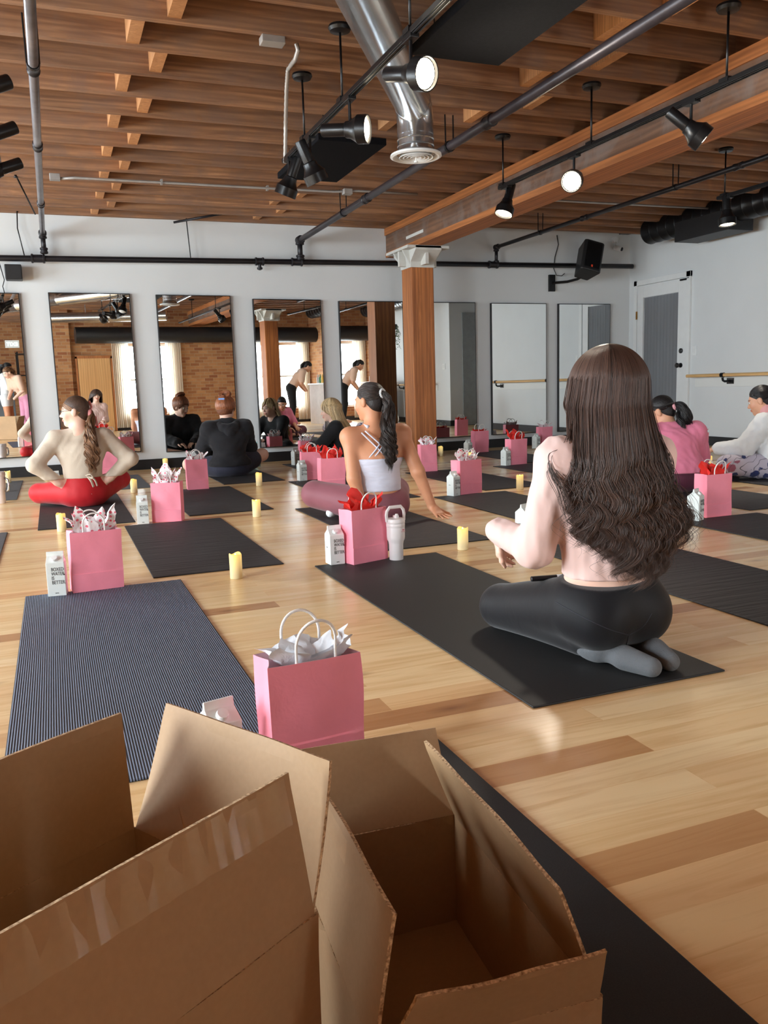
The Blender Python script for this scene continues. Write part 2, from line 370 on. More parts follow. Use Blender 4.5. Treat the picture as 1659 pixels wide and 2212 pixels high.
# ------------------------------------------------------------------ sprinkler pipes
def coupling(p, q, r, mat, parent, L=.07, k=1.35):
    d = np.array(q)-np.array(p); d = d/np.linalg.norm(d); p = np.array(p)
    MB().lathe([(r, 0), (r*k, .006), (r*k, .02), (r*1.15, .024), (r*1.15, L-.024), (r*k, L-.02), (r*k, L-.006), (r, L)], 14, p-d*L/2, d).build('coupling', mat, parent, True, angle=40)
YP = 8.97
o = thing('sprinkler_pipe', 'dark sprinkler main running level along the mirror wall above the mirrors', 'pipe', (0, YP, 2.13))
L0, L1 = np.array([XW+.05, 0, -.06]), np.array([6.98, 0, .065])
MB().tube([L0, (0, 0, -.015), L1], .029, 14).build('pipe', M['pipe_dark'], o, True)
for x in (0.04, 2.63, 5.03): coupling((x-.05, 0, -.015+x*.011), (x+.1, 0, -.015+x*.011), .033, M['pipe_dark'], o, .13)
for x in (2.17,):
    coupling((x, 0, .01), (x+.1, 0, .01), .032, M['pipe_dark'], o, .10); MB().lathe([(.018, 0), (.018, .03), (.03, .032), (.03, .05), (.01, .06)], 10, (x, 0, -.02), (0, 0, -1)).build('plug', M['pipe_dark'], o, True, angle=40)
for x, dx in ((1.45, -.02),): MB().tube([(x, 0, .03), (x+dx, .0, .42)], .006, 6).build('hanger_rod', M['blackmetal'], o)
def branch(lab, x, z, y0, r, mat, segs, hang):
    o = thing('sprinkler_pipe', lab, 'pipe', (x, YP, 2.14)); zz = z-2.14
    MB().tube([(0, y0-YP, zz), (0, -.02, zz)], r, 14).build('pipe', mat, o, True)
    MB().tube([(0, -.005, .03), (0, -.005, zz+.012)], r*.95, 12).build('riser', M['pipe_dark'], o, True)
    coupling((0, -.02, zz), (0, -1, zz), r*1.15, M['pipe_dark'], o, .08); coupling((0, -.005, zz-.02), (0, -.005, 3), r*1.15, M['pipe_dark'], o, .06); coupling((0, -.005, .05), (0, -.005, 3), r*1.15, M['pipe_dark'], o, .06)
    for y in segs: coupling((0, y-YP, zz), (0, y+1-YP, zz), r*1.02, M['pipe_dark'], o, .10, 1.28)
    for y in hang:
        h = MB()
        for s in (-1, 1): h.tube([(s*.03, y-YP, ZC-2.14+.02), (s*.028, y-YP, zz)], .005, 6)
        h.lathe([(r*1.25, -.012), (r*1.25, .012)], 12, (0, y-YP, zz), (0, 1, 0)); h.build('hanger', M['blackmetal'], o)
    return o
branch('grey branch pipe under the joists nearest the spotlight track and silver duct', 2.62, 2.37, 1.0, .030, M['pipe'], (4.75, 6.9), (5.3, 7.5))
branch('pale grey branch pipe under the joists at the far side from the girder', .05, 2.35, 2.0, .024, M['pipe_light'], (4.55, 5.9, 7.6), (4.5,))
branch('dark branch pipe beyond the girder toward the speaker', 5.02, 2.37, 3.2, .021, M['pipe_dark'], (5.2, 7.2), (5.9, 8.0))
# ------------------------------------------------------------------ tracks and spotlights
def track(lab, x, y0, y1, z, rods):
    o = thing('light_track', lab, 'light track', (x, (y0+y1)/2, z), 0, 'ceiling light tracks'); yc = (y0+y1)/2
    MB().box((-.018, y0-yc, -.012), (.018, y1-yc, .012)).box((-.012, y0-yc, -.016), (-.006, y1-yc, -.012)).box((.006, y0-yc, -.016), (.012, y1-yc, -.012)).build('rail', M['blackmetal'], o, bevel=.002)
    for y in rods:
        r = MB().tube([(0, y-yc, .01), (0, y-yc, ZC-z-.03)], .006, 8).build('rod', M['blackmetal'], o, True)
        MB().lathe([(.055, 0), (.058, -.012), (.05, -.026), (.012, -.032), (.0, -.032)], 20, (0, y-yc, ZC-z)).build('canopy', M['blackmetal'], r, True, angle=40)
        MB().box((-.022, y-yc-.03, .0), (.022, y-yc+.03, .022)).build('clip', M['blackmetal'], r)
    return o
track('black light track crossing the silver duct, ending by the small felt panel', 1.465, 2.95, 5.27, 2.195, (4.15, 4.82, 3.3))
track('black light track hanging along the timber girder', 3.17, .4, 5.6, 2.20, (5.55, 4.48, 3.38, 1.6))
track('black light track in front of the black round duct', 5.06, 2.6, 5.45, 2.19, (5.38, 3.4))
track('black light track mostly out of view above the pale grey pipe', -.18, 3.2, 6.0, 2.19, (3.5, 5.4))
def spot(lab, x, y, zt, d, on, drop=.075, lamp=True):
    d = np.array(d, float); d /= np.linalg.norm(d)
    o = thing('spotlight', lab, 'spotlight', (x, y, zt), 0, 'black track spotlights')
    MB().box((-.02, -.045, -.026), (.02, .045, -.010)).build('mount', M['blackmetal'], o, bevel=.002)
    MB().tube([(0, 0, -.02), (0, 0, -.02-drop)], .008, 8).box((-.012, -.012, -.03-drop), (.012, .012, -.008-drop)).build('arm', M['blackmetal'], o)
    c = np.array([0, 0, -.035-drop]) + d*.01
    MB().lathe([(0, -.155), (.029, -.155), (.031, -.150), (.031, -.037), (.038, -.032), (.041, -.01), (.058, .02), (.067, .03), (.067, .080), (.062, .080), (.059, .066)], 24, c, d).build('can', M['blackmetal'], o, True, angle=35)
    MB().lathe([(.059, .064), (.042, .076), (.0, .080)], 20, c, d).build('lens', M['lamp'] if on else M['white'], o, True)
    if on and lamp:
        l = bpy.data.lights.new('spot_glow', 'SPOT'); l.energy = 34; l.color = (1, .90, .76); l.spot_size = 1.5; l.spot_blend = .7; l.shadow_soft_size = .12
        lo = bpy.data.objects.new('spot_glow', l); link(lo, o); lo.location = tuple(c + d*.10); lo.rotation_mode = 'QUATERNION'; lo.rotation_quaternion = Vector(d).to_track_quat('-Z', 'Y')
    return o
spot('lit spotlight right beside the large felt panel, biggest of all', 1.465, 3.30, 2.195, (.40, -1, -.28), True, .115)
spot('lit spotlight above the small felt panel facing the girder', 1.465, 4.05, 2.195, (1, -.75, -.10), True, .12)
spot('dark spotlight against the small felt panel, facing down and away', 1.465, 4.72, 2.195, (.45, .1, -.9), False, .13)
spot('dark spotlight hanging at the far end of the track under the felt panel', 1.465, 5.17, 2.195, (-.3, .3, -.9), False, .105)
spot('spotlight nearest on the girder track, tilted down with its lens at the lower side', 3.17, 3.62, 2.20, (.72, -.45, -.72), True, .11)
spot('lit spotlight midway on the girder track turned toward the room', 3.17, 4.66, 2.20, (-.75, -.75, -.38), True, .12)
spot('spotlight at the far end of the girder track pointing down', 3.17, 5.50, 2.20, (-.35, -.1, -.9), True, .09)
spot('spotlight pointing straight down in front of the black duct', 5.06, 5.35, 2.19, (0, -.1, -1), True, .10)
spot('highest of three spotlights cut off by the picture edge', -.18, 4.02, 2.19, (-.85, -.25, -.42), True, .10)
spot('middle of three spotlights cut off by the picture edge', -.18, 4.66, 2.19, (-.85, -.2, -.42), True, .105)
spot('lowest of three spotlights cut off by the picture edge', -.18, 5.30, 2.19, (-.85, -.2, -.38), True, .11)
# felt panels
for lab, x0, x1, y0, y1 in (('small black felt ceiling panel with cut corner above the track end', 1.72, 2.19, 5.36, 6.40), ('large black felt ceiling panel cut off by the upper picture edge', 1.74, 2.22, 2.75, 3.92)):
    o = thing('felt_panel', lab, 'ceiling panel', ((x0+x1)/2, (y0+y1)/2, 2.385), 0, 'black felt ceiling panels'); a, b = (x1-x0)/2, (y1-y0)/2
    MB().box((-a, -b, -.022), (a, b, .022)).build('panel', M['panel'], o, bevel=.004)
    h = MB()
    for sx in (-1, 1):
        for sy in (-1, 1): h.tube([(sx*a*.7, sy*b*.8, .02), (sx*a*.7, sy*b*.8, ZC-2.385+.01)], .003, 6)
    h.build('hanger_wire', M['blackmetal'], o)
# ------------------------------------------------------------------ silver duct with round diffuser
o = thing('silver_duct', 'shiny silver round duct crossing the joists with a white round diffuser at its end', 'duct', (2.05, 4.62, 2.40))
dv = np.array([.93, 1.47, 0.]); dv /= np.linalg.norm(dv)
E0 = np.array([0, 0, 0.]); far = E0-dv*4.6
MB().lathe([(.105, 0), (.105, 1.2), (.109, 1.205), (.109, 1.235), (.105, 1.24), (.105, 2.4), (.109, 2.405), (.109, 2.435), (.105, 2.44), (.105, 4.6)], 28, far, dv).build('duct_run', M['steel'], o, True, angle=40)
el = MB(); prev = None
prof = [E0-dv*.002, E0+dv*.05+np.array([0, 0, -.005]), E0+dv*.10+np.array([0, 0, -.045]), E0+dv*.115+np.array([0, 0, -.11]), E0+dv*.115+np.array([0, 0, -.16])]
el.tube(prof, .107, 24).build('elbow', M['steel'], o, True, angle=30)
cB = E0+dv*.115+np.array([0, 0, -.16])
MB().lathe([(.106, .01), (.106, -.02), (.110, -.025), (.106, -.03), (.106, -.055), (.110, -.06), (.106, -.065), (.108, -.08), (.125, -.105)], 24, cB).build('neck', M['steel'], o, True, angle=30)
d_ = MB().lathe([(.118, -.09), (.150, -.105), (.152, -.116), (.138, -.122), (.118, -.112), (.110, -.100)], 32, cB).build('diffuser', M['white'], o, True, angle=40)
m = MB()
for r in (.095, .072, .05, .028): m.lathe([(r-.012, -.098), (r+.006, -.122), (r+.004, -.124), (r-.014, -.100)], 28, cB)
m.lathe([(.004, -.10), (.004, -.14), (.012, -.14), (.012, -.15), (0, -.15)], 10, cB); m.build('diffuser_ring', M['white'], d_, True, angle=40)
# ------------------------------------------------------------------ black round duct with box plenum
o = thing('black_duct', 'black spiral duct with a square box hung along the door wall', 'duct', (6.72, 8.32, 2.495))
pr = [(.0, 0), (.142, 0)]; y = .01
while y < 8.5:
    pr += [(.142, y), (.146, y+.006), (.142, y+.014)]; y += .14
MB().lathe(pr, 28, (0, 0, 0), (0, -1, 0)).build('duct_run', M['blackmetal'], o, True, angle=30)
MB().box((-.17, -1.42, -.23), (.16, -.62, -.02)).build('plenum_box', M['black'], o, bevel=.006)
# conduits
o = thing('conduit', 'thin grey conduit strapped across the far joists with a box at each end', 'conduit', (0, 7.43, ZC-.012))
MB().tube([(.2, .02, -.02), (.32, 0, -.012), (1.4, -.01, -.012), (2.5, -.03, -.012), (2.72, -.06, .0), (3.3, -.07, .0)], .011, 8).build('tube', M['conduit'], o, True)
for x, y in ((.17, .02), (2.62, -.05)): MB().box((x-.04, y-.035, -.035), (x+.04, y+.035, .012)).build('junction_box', M['conduit'], o, bevel=.004)
for x in (1.0, 1.9): MB().box((x-.008, -.025, -.026), (x+.008, .025, .012)).build('strap', M['conduit'], o)
o = tag(MB().tube([(4.2, 7.3, 2.535), (5.0, 7.28, 2.535), (6.9, 7.22, 2.535)], .010, 8).build('conduit', M['conduit'], None, True), 'thin grey conduit crossing the joists beyond the girder', 'conduit')
o = thing('flexible_conduit', 'grey flexible conduit dropping from the joists to the track end', 'conduit', (1.465, 5.27, 2.2))
pts = [atX(616, 352, 1.46), atX(617, 270, 1.44), atX(619, 190, 1.40), atX(622, 150, 1.385), fl(638, 128, 2.50), fl(644, 108, 2.53), fl(640, 94, 2.56)]
pts = [np.array(p)-np.array([1.465, 5.27, 2.2]) for p in pts]
sm = []
for i in range(len(pts)-1):
    for q in np.linspace(0, 1, 12, endpoint=False): sm.append(pts[i]*(1-q)+pts[i+1]*q)
MB().tube(sm+[pts[-1]], [.0125 if i % 2 else .0105 for i in range(len(sm)+1)], 10).build('hose', M['conduit'], o, True)
bq = fl(588, 88, 2.535); tag(box('junction_box', (bq[0]-.06, bq[1]-.035, 2.515), (bq[0]+.06, bq[1]+.035, ZC+.002), M['conduit'], bevel=.004), 'small pale junction box under a joist near the flexible conduit', 'junction box')
hg = MB(); tag(hg.tube([(1.30, 8.95, 2.50), (1.75, 8.72, 2.56)], .012, 8).build('pipe_bracket', M['pipe_dark'], None, True), 'short dark angle bracket under the last joists at the mirror wall', 'bracket')
# ------------------------------------------------------------------ wall items
o = thing('loudspeaker', 'black loudspeaker tilted on a bracket high beside the door wall', 'loudspeaker', (6.19, YW, 2.185))
R = rotz(-.22) @ roty(.26) @ rotx(-.24); sp = MB(); f = [(-.13, -.17), (-.10, -.19), (.10, -.19), (.13, -.17), (.09, .10), (-.09, .10)]
c0 = np.array([0, -.27, .03]); v = [c0+R @ np.array([x, y, z]) for z in (-.19, .19) for x, y in f]
sp.add(v, [tuple(range(5, -1, -1)), tuple(range(6, 12))]+[(i, (i+1) % 6, (i+1) % 6+6, i+6) for i in range(6)]); sp.build('cabinet', M['black'], o, bevel=.014)
gr = MB().add([c0+R @ np.array([x, -.1935, z]) for x, z in ((-.095, -.15), (.095, -.15), (.095, .16), (-.095, .16))], [(0, 1, 2, 3)]); gr.build('grille', M['blackmetal'], o)
MB().add([c0+R @ np.array([x*.9, -.195, z]) for x, z in ((-.012, -.145), (.012, -.145), (.012, -.118), (-.012, -.118))], [(0, 1, 2, 3)]).build('badge', plain('orange_badge', (226, 74, 44), .5), o)
MB().box((-.37, -.035, -.30), (-.29, 0, -.10)).tube([(-.33, -.03, -.2), (-.16, -.10, -.19), (-.08, -.2, -.17), (-.04, -.25, -.14)], .016, 10).build('bracket', M['blackmetal'], o)
cb = [(5.94, YW-.012, 2.56), (5.96, YW-.012, 2.45), (5.91, YW-.012, 2.30), (5.89, YW-.015, 2.16), (5.92, YW-.03, 2.08), (5.98, YW-.05, 2.07), (6.02, YW-.06, 2.10)]
tag(MB().tube(cb, .005, 6).build('speaker_cable', M['black'], None, True), 'thin black cable hanging down the wall to the loudspeaker', 'cable')
o = thing('security_camera', 'small white security camera with black lens high in the corner', 'security camera', (6.80, YW, 2.50))
MB().lathe([(.04, 0), (.04, -.03)], 14, (0, 0, .03), (0, 1, 0)).tube([(0, -.03, .0), (-.02, -.05, -.06)], .01, 8).build('mount', M['white'], o, True, angle=40)
MB().lathe([(.03, -.06), (.032, .03), (.028, .035)], 14, (-.0, -.09, -.085), (.5, -.7, -.3)).build('body', M['white'], o, True, angle=40); MB().lathe([(.026, .033), (.02, .05), (0, .052)], 14, (0, -.09, -.085), (.5, -.7, -.3)).build('lens', M['black'], o, True)
tag(MB().box((6.86, YW-.10, 2.60), (7.0, YW-.01, 2.65)).tube([(6.6, YW-.05, 2.63), (6.9, YW-.05, 2.63)], .012).build('junction_box', M['pipe_dark']), 'dark junction box at the ceiling corner above the security camera', 'junction box')
o = thing('wall_speaker', 'small black box speaker hung under the pipe at the picture edge', 'loudspeaker', (-.24, YW-.12, 1.98))
MB().box((-.075, -.07, -.07), (.075, .09, .07)).build('cabinet', M['black'], o, bevel=.008); MB().box((-.02, .08, -.02), (.02, .12, .02)).build('bracket', M['black'], o)
tag(MB().tube([(-.36, 9.06, 2.08), (-.33, 9.05, 1.92), (-.35, 9.06, 1.86), (-.34, 9.06, 1.80)], .005, 6).build('speaker_cable', M['black'], None, True), 'thin black cable looping below the small box speaker', 'cable')
tag(MB().tube([(-.13, 8.97, 2.14), (-.17, 9.02, 2.4), (-.16, 9.03, 2.56)], .006, 6).build('hanger_rod', M['blackmetal'], None, True), 'thin black hanger rod above the small box speaker', 'rod')
tag(MB().tube([(.0, 8.2, 2.38), (-.12, 7.6, 2.56)], .007, 6).lathe([(.016, -.01), (.016, .01)], 8, (-.12, 7.6, 2.55)).build('brace_rod', M['blackmetal'], None, True), 'slanted black brace rod beside the pale grey pipe', 'rod')
# ------------------------------------------------------------------ door
DY0, DY1, DZ = 7.955, 8.975, 2.01
o = thing('door_1', 'white door with a grey fabric covered glass panel and brass hinges', 'door', (XE, 0, 0)); o['kind'] = 'structure'
MB().box((-.03, DY0, 0), (0, DY0+.07, DZ)).box((-.03, DY1-.06, 0), (0, DY1, DZ)).box((-.03, DY0, DZ-.065), (0, DY1, DZ)).build('door_frame', M['white'], o, bevel=.003)
a, b = DY0+.075, DY1-.065; g0, g1, z0, z1 = a+.13, b-.11, .26, 1.79
MB().box((-.022, a, .01), (-.002, g0, DZ-.07)).box((-.022, g1, .01), (-.002, b, DZ-.07)).box((-.022, g0, .01), (-.002, g1, z0)).box((-.022, g0, z1), (-.002, g1, DZ-.07)).build('door_leaf', M['white'], o, bevel=.002)
m = MB(); n = 40
for i in range(n+1):
    y = g0+.004+(g1-g0-.008)*i/n; dx = -.006-.0035*math.sin(i*1.7)-.002*math.sin(i*.6)
    m.v += [(dx, y, z0+.004), (dx*1.0, y, z1-.13), (dx-.002, y, z1-.128), (dx-.002, y, z1-.004)]
    if i: j = i*4; m.f += [(j-4+q, j+q, j+q+1, j-4+q+1) for q in range(3)]; m.m += [0]*3
m.build('door_curtain', M['doorcloth'], o, True)
for z in (1.58, 1.06, .25): MB().box((-.034, DY1-.075, z-.05), (-.028, DY1-.05, z+.05)).build('hinge', M['brass'], o)
MB().lathe([(.028, 0), (.028, .01), (.012, .014), (.012, .04), (.028, .048), (.03, .065), (.02, .075), (0, .076)], 18, (-.022, a+.06, .93), (-1, 0, 0)).build('door_knob', M['blackmetal'], o, True, angle=40)
MB().lathe([(.03, 0), (.03, .012), (.02, .018), (0, .018)], 18, (-.022, a+.06, 1.10), (-1, 0, 0)).build('deadbolt', M['blackmetal'], o, True, angle=40)
MB().box((-.045, DY0+.06, DZ-.10), (-.022, DY0+.16, DZ-.08)).tube([(-.035, DY0+.02, DZ-.075), (-.035, DY0+.12, DZ-.09)], .004, 6).build('chain_latch', M['blackmetal'], o)
o = thing('light_switch', 'white light switch beside the grey curtained door', 'light switch', (XE, 7.885, 1.09)); MB().box((-.008, -.035, -.055), (0, .035, .055)).build('plate', M['white'], o, bevel=.002); MB().box((-.012, -.015, -.03), (-.008, .015, .03)).build('rocker', M['white'], o)
o = thing('light_switch', 'white double light switch near the corner, seen in the sixth mirror', 'light switch', (XE, 3.62, 1.12)); MB().box((-.008, -.06, -.055), (0, .06, .055)).build('plate', M['white'], o, bevel=.002); MB().box((-.012, -.04, -.03), (-.008, -.01, .03)).box((-.012, .01, -.03), (-.008, .04, .03)).build('rocker', M['white'], o)
# barres
def barre(lab, y0, y1, brs):
    o = thing('ballet_barre', lab, 'barre', (XE, (y0+y1)/2, .80)); yc = (y0+y1)/2
    MB().tube([(-.13, y0-yc, 0), (-.13, y1-yc, 0)], .019, 14).build('rail', M['bar'], o, True, angle=50)
    MB().box((-.012, y0-yc, -.13), (0, y1-yc, -.02)).build('backing_board', M['wall_dado'], o, bevel=.003)
    for y in brs: MB().box((-.02, y-yc-.05, -.10), (-.008, y-yc+.05, -.035)).tube([(-.012, y-yc, -.07), (-.10, y-yc, -.07), (-.12, y-yc, -.06), (-.13, y-yc, -.03)], .013, 8).lathe([(.026, -.022), (.026, .022)], 14, (-.13, y-yc, 0), (0, 1, 0)).build('bracket', M['blackmetal'], o)
barre('pale wood ballet barre on black brackets along the wall beside the door', 5.2, 7.86, (7.30, 5.75))
barre('pale wood ballet barre farther along, seen in the fifth and sixth mirrors', .8, 3.35, (3.15, 1.3))
tag(box('grey_door_leaf', (7.3, 3.872, .01), (8.15, 3.90, 2.1), plain('grey_leaf', (150, 154, 156), .5)), 'plain grey door leaf in the alcove seen in the sixth mirror', 'door')
# ------------------------------------------------------------------ yoga mats
def matmat(name, c1, c2, kind):
    t = NT(name); mp = t.geo(); 
    if kind == 'rib':
        w = t.n('ShaderNodeTexWave', wave_type='BANDS', bands_direction='X'); t.l(mp, 0, w, 'Vector'); w.inputs['Scale'].default_value = 52; w.inputs['Distortion'].default_value = .12; w.inputs['Detail Scale'].default_value = .5
        r = t.ramp(w, 'Fac', [(.35, lin(c2)), (.8, lin(c1))]); t.col((r, 'Color')); t.bump((w, 'Fac'), .6, .004)
    elif kind == 'weave':
        v = t.n('ShaderNodeTexVoronoi'); t.l(mp, 0, v, 'Vector'); v.inputs['Scale'].default_value = 420
        n2 = t.noise(mp, 9, 3); r = t.ramp(v, 'Distance', [(.1, lin(c1)), (.7, lin(c2))]); t.col((r, 'Color')); t.bump((v, 'Distance'), -.5, .002)
    else:
        s = t.geo((1.5, 18, 1)); n1 = t.noise(s, 2.2, 3, .5, .2); n2 = t.noise(mp, 500, 1)
        r = t.ramp(n2, 'Fac', [(.3, lin(c2)), (.75, lin(c1))]); t.col((r, 'Color')); t.bump((n1, 'Fac'), .55, .012)
    t.set(Roughness=.62); t.b.inputs['Specular IOR Level'].default_value = .42; return t.m
MM = {'rib': matmat('ribbed_mat', (112, 124, 150), (26, 28, 38), 'rib'), 'weave': matmat('woven_mat', (40, 41, 42), (30, 31, 32), 'weave'), 'plain': matmat('black_mat', (48, 47, 49), (38, 37, 40), 'plain'), 'grey': matmat('grey_mat', (92, 94, 98), (78, 80, 84), 'plain')}
MAT_H = .006
mats = [
 (1.04, 1.645, 1.695, 3.55, 'weave', 'black yoga mat under the kneeling woman with very long brown hair'),
 (-.165, .45, 1.715, 3.575, 'rib', 'ribbed blue grey yoga mat behind the cardboard boxes'),
 (.14, .75, -.2, 1.66, 'weave', 'black yoga mat under the open cardboard boxes'),
 (.345, .93, 3.67, 5.23, 'plain', 'empty black yoga mat between the nearest hearts bag and a single candle'),
 (-.145, .425, 5.37, 7.0, 'plain', 'dark yoga mat under the woman in red leggings'),
 (.765, 1.325, 5.43, 6.95, 'plain', 'empty black yoga mat in front of the woman in the black hoodie'),
 (1.31, 1.85, 7.11, 8.6, 'plain', 'black yoga mat under the woman in the black hoodie'),
 (1.45, 2.05, 3.72, 5.35, 'plain', 'black yoga mat under the woman in the white camisole'),
 (1.84, 2.40, 5.42, 6.97, 'plain', 'black yoga mat beyond the mauve knee with a red tissue bag on it'),
 (2.22, 2.8, 7.1, 8.62, 'plain', 'black yoga mat under the blonde woman in black'),
 (2.95, 3.5, 5.47, 7.0, 'plain', 'black yoga mat with a hearts bag on it in front of the wooden post'),
 (2.47, 3.05, 3.68, 5.35, 'plain', 'black yoga mat with carton and hearts bag beside the planted hand'),
 (4.31, 4.85, 7.1, 8.64, 'plain', 'black yoga mat by the mirror wall between two pink bags'),
 (3.87, 4.43, 5.4, 7.02, 'plain', 'black yoga mat with the red tissue bag just beyond the long haired woman'),
 (5.3, 5.85, 7.1, 8.66, 'plain', 'black yoga mat nearest the corner by the last mirrors'),
 (3.79, 4.38, 3.75, 5.3, 'plain', 'dark yoga mat under the woman in the pink tee'),
 (3.16, 3.75, 1.8, 3.66, 'plain', 'black yoga mat under the red tissue bag by the pink tee woman'),
 (2.07, 2.66, 1.8, 3.62, 'plain', 'large black yoga mat cut off at the edge just past the long haired woman'),
 (4.74, 5.33, 3.75, 5.45, 'plain', 'dark yoga mat under the woman in floral leggings'),
 (-.9, -.32, 7.1, 8.68, 'grey', 'grey yoga mat behind the white handled tumbler'),
 (-.9, -.31, 3.6, 5.38, 'grey', 'grey yoga mat corner at the edge nearest the ribbed mat'),
 (.16, .73, 7.3, 8.52, 'grey', 'grey yoga mat behind the woman in the beige top')]
for i, (x0, x1, y0, y1, k, lab) in enumerate(mats):
    o = box('yoga_mat', (x0, y0, .0003), (x1, y1, MAT_H), MM[k], bevel=.003); tag(o, lab, 'yoga mat', 'yoga mats laid out on the floor')
# ------------------------------------------------------------------ LED candles
t = NT('candle_wax'); mp = t.coord(); sx = t.n('ShaderNodeSeparateXYZ'); t.l(mp, 0, sx, 0); r = t.ramp(sx, 'Z', [(0, (0, 0, 0, 1)), (.02, (0, 0, 0, 1)), (.105, (1, 1, 1, 1))])
c = t.mix(lin((236, 222, 176)), lin((250, 214, 120)), (r, 'Color')); t.col(c); t.t.links.new(c[0].outputs[c[1]], t.b.inputs['Emission Color'])
e = t.math('MULTIPLY', (r, 'Color'), .38); t.t.links.new(e[0].outputs[0], t.b.inputs['Emission Strength']); t.set(Roughness=.5); M['wax'] = t.m
M['flame'] = emis('candle_tip', (1, .72, .25, 1), 2.5)
def make_candle():
    o = thing('led_candle', '', 'candle'); n = 28; m = MB(); h = .108
    for k in range(n):
        a = 2*PI*k/n; w = .0030*math.sin(a*2+.6)+.0022*math.sin(3*a+2); ca, sa = math.cos(a), math.sin(a)
        m.v += [(.0*ca, .0*sa, 0), (.0262*ca, .0262*sa, 0), (.0268*ca, .0268*sa, .004), (.0266*ca, .0266*sa, h*.6), (.0268*ca, .0268*sa, h-.004+w), (.0245*ca, .0245*sa, h+w), (.021*ca, .021*sa, h-.003+w), (.016*ca, .016*sa, h-.016), (.0*ca, .0*sa, h-.018)]
        for j in range(8): a0 = k*9+j; b0 = ((k+1) % n)*9+j; m.f.append((a0, b0, b0+1, a0+1)); m.m.append(0)
    m.build('wax_body', M['wax'], o, True)
    MB().lathe([(.0045, -.002), (.006, .006), (.004, .014), (0, .022)], 10, (0, 0, h-.018)).build('led_flame', M['flame'], o, True)
    return o
cand = [((134, 1148), 'lit pillar candle beside the nearest hearts tissue bag', ), ((290, 1064), 'lit pillar candle on the floor right of the red leggings'), ((358, 1013), 'lit pillar candle standing behind the second hearts bag, only its top showing'),
 ((103, 1037), 'lit pillar candle under the elbow of the beige top woman'), ((511, 1249), 'nearest lit pillar candle, by the empty mat in the middle floor'), ((555, 1116), 'lit pillar candle between the empty mat and the mauve knee'),
 ((560, 1049), 'lit pillar candle in front of the hooded woman'), ((1000, 1187), 'lit pillar candle by the hand planted on the mat'), ((1123, 1057), 'lit pillar candle just left of the pink sleeve shoulder'),
 ((952, 985), 'lit pillar candle on the floor by the black baseboard right of the post'), ((1018, 1000), 'lit pillar candle rising behind a hearts tissue bag'), ((1097, 990), 'lit pillar candle peeking from behind the red tissue bag near the mirrors'),
 ((1531, 1012), 'lit candle on the floor between the pink tee woman and the floral leggings'), ((18, 1044), 'lit pillar candle by the wall at the picture edge')]
cp = make_candle()
for i, (p, lab) in enumerate(cand):
    o = cp if i == 0 else copy_tree(cp); q = fl(*p); onm = any(a < q[0] < b and c < q[1] < d for a, b, c, d, _, _ in mats)
    o.location = (q[0], q[1], (MAT_H if onm else 0)+.0002); o.rotation_euler = (0, 0, random.uniform(0, 6)); tag(o, lab, 'candle', 'LED pillar candles on the floor')
# ------------------------------------------------------------------ water cartons
M['carton'] = plain('carton_board', (226, 233, 230), .4, var=.015); M['ink'] = plain('black_ink', (26, 26, 28), .6); M['capw'] = plain('carton_cap', (236, 238, 238), .35)
def text(name, s, size, mat, parent, loc, rot=(PI/2, 0, 0), sx=1.0, ls=1.0, align='LEFT'):
    cu = bpy.data.curves.new(name, 'FONT'); cu.body = s; cu.size = size; cu.extrude = .0002; cu.space_line = ls; cu.align_x = align; cu.materials.append(mat)
    tmp = bpy.data.objects.new(name, cu); COL.objects.link(tmp); me = bpy.data.meshes.new_from_object(tmp.evaluated_get(bpy.context.evaluated_depsgraph_get())); bpy.data.objects.remove(tmp)
    o = bpy.data.objects.new(name, me); link(o, parent); o.location = loc; o.rotation_euler = rot; o.scale = (sx, 1, 1); return o
def make_carton():
    o = thing('water_carton', '', 'carton'); w = .0345; h = .135; m = MB()
    v = [(-w, -w, 0), (w, -w, 0), (w, w, 0), (-w, w, 0), (-w, -w, h), (w, -w, h), (w, w, h), (-w, w, h), (-w*.94, -.006, h+.024), (w*.94, -.006, h+.024), (w*.94, .006, h+.024), (-w*.94, .006, h+.024), (-w*.94, -.003, h+.041), (w*.94, -.003, h+.041), (w*.94, .003, h+.041), (-w*.94, .003, h+.041)]
    f = [(3, 2, 1, 0)]+[(i, (i+1) % 4, (i+1) % 4+4, i+4) for i in range(4)]+[(4, 5, 9, 8), (6, 7, 11, 10), (8, 9, 13, 12), (10, 11, 15, 14), (12, 13, 14, 15), (9, 10, 14, 13), (11, 8, 12, 15)]
    # indented gable ends
    e = len(v); v += [(w*.72, 0, h+.012), (-w*.72, 0, h+.012)]; f += [(5, 6, e), (5, e, 9), (6, 10, e), (9, e, 10), (7, 4, e+1), (4, 8, e+1), (8, 11, e+1), (11, 7, e+1)]
    m.add(v, f).build('carton_body', M['carton'], o, bevel=.0015)
    MB().lathe([(.013, 0), (.013, .006), (.0115, .012), (0, .0125)], 18, (-.002, -.019, h+.0115), (0, -.62, .78)).build('cap', M['capw'], o, True, angle=40)
    b = text('lettering', 'BOXED\nWATER\nIS\nBETTER.', .0205, M['ink'], o, (-.016, -w-.0006, .102), sx=.70, ls=.86)
    MB().lathe([(0, 0), (.003, 0), (.0028, .0008), (0, .001)], 12, (.0315, -w-.0001, .086), (0, -1, 0)).build('drop_mark', M['ink'], o)
    text('lettering', '500 ML', .006, M['ink'], o, (.0, -w-.0006, .010), sx=.8, align='CENTER'); text('lettering', 'hello', .009, plain('grey_ink', (120, 124, 126), .6), o, (-w-.0006, .004, .075), rot=(PI/2, 0, -PI/2), align='CENTER')
    return o
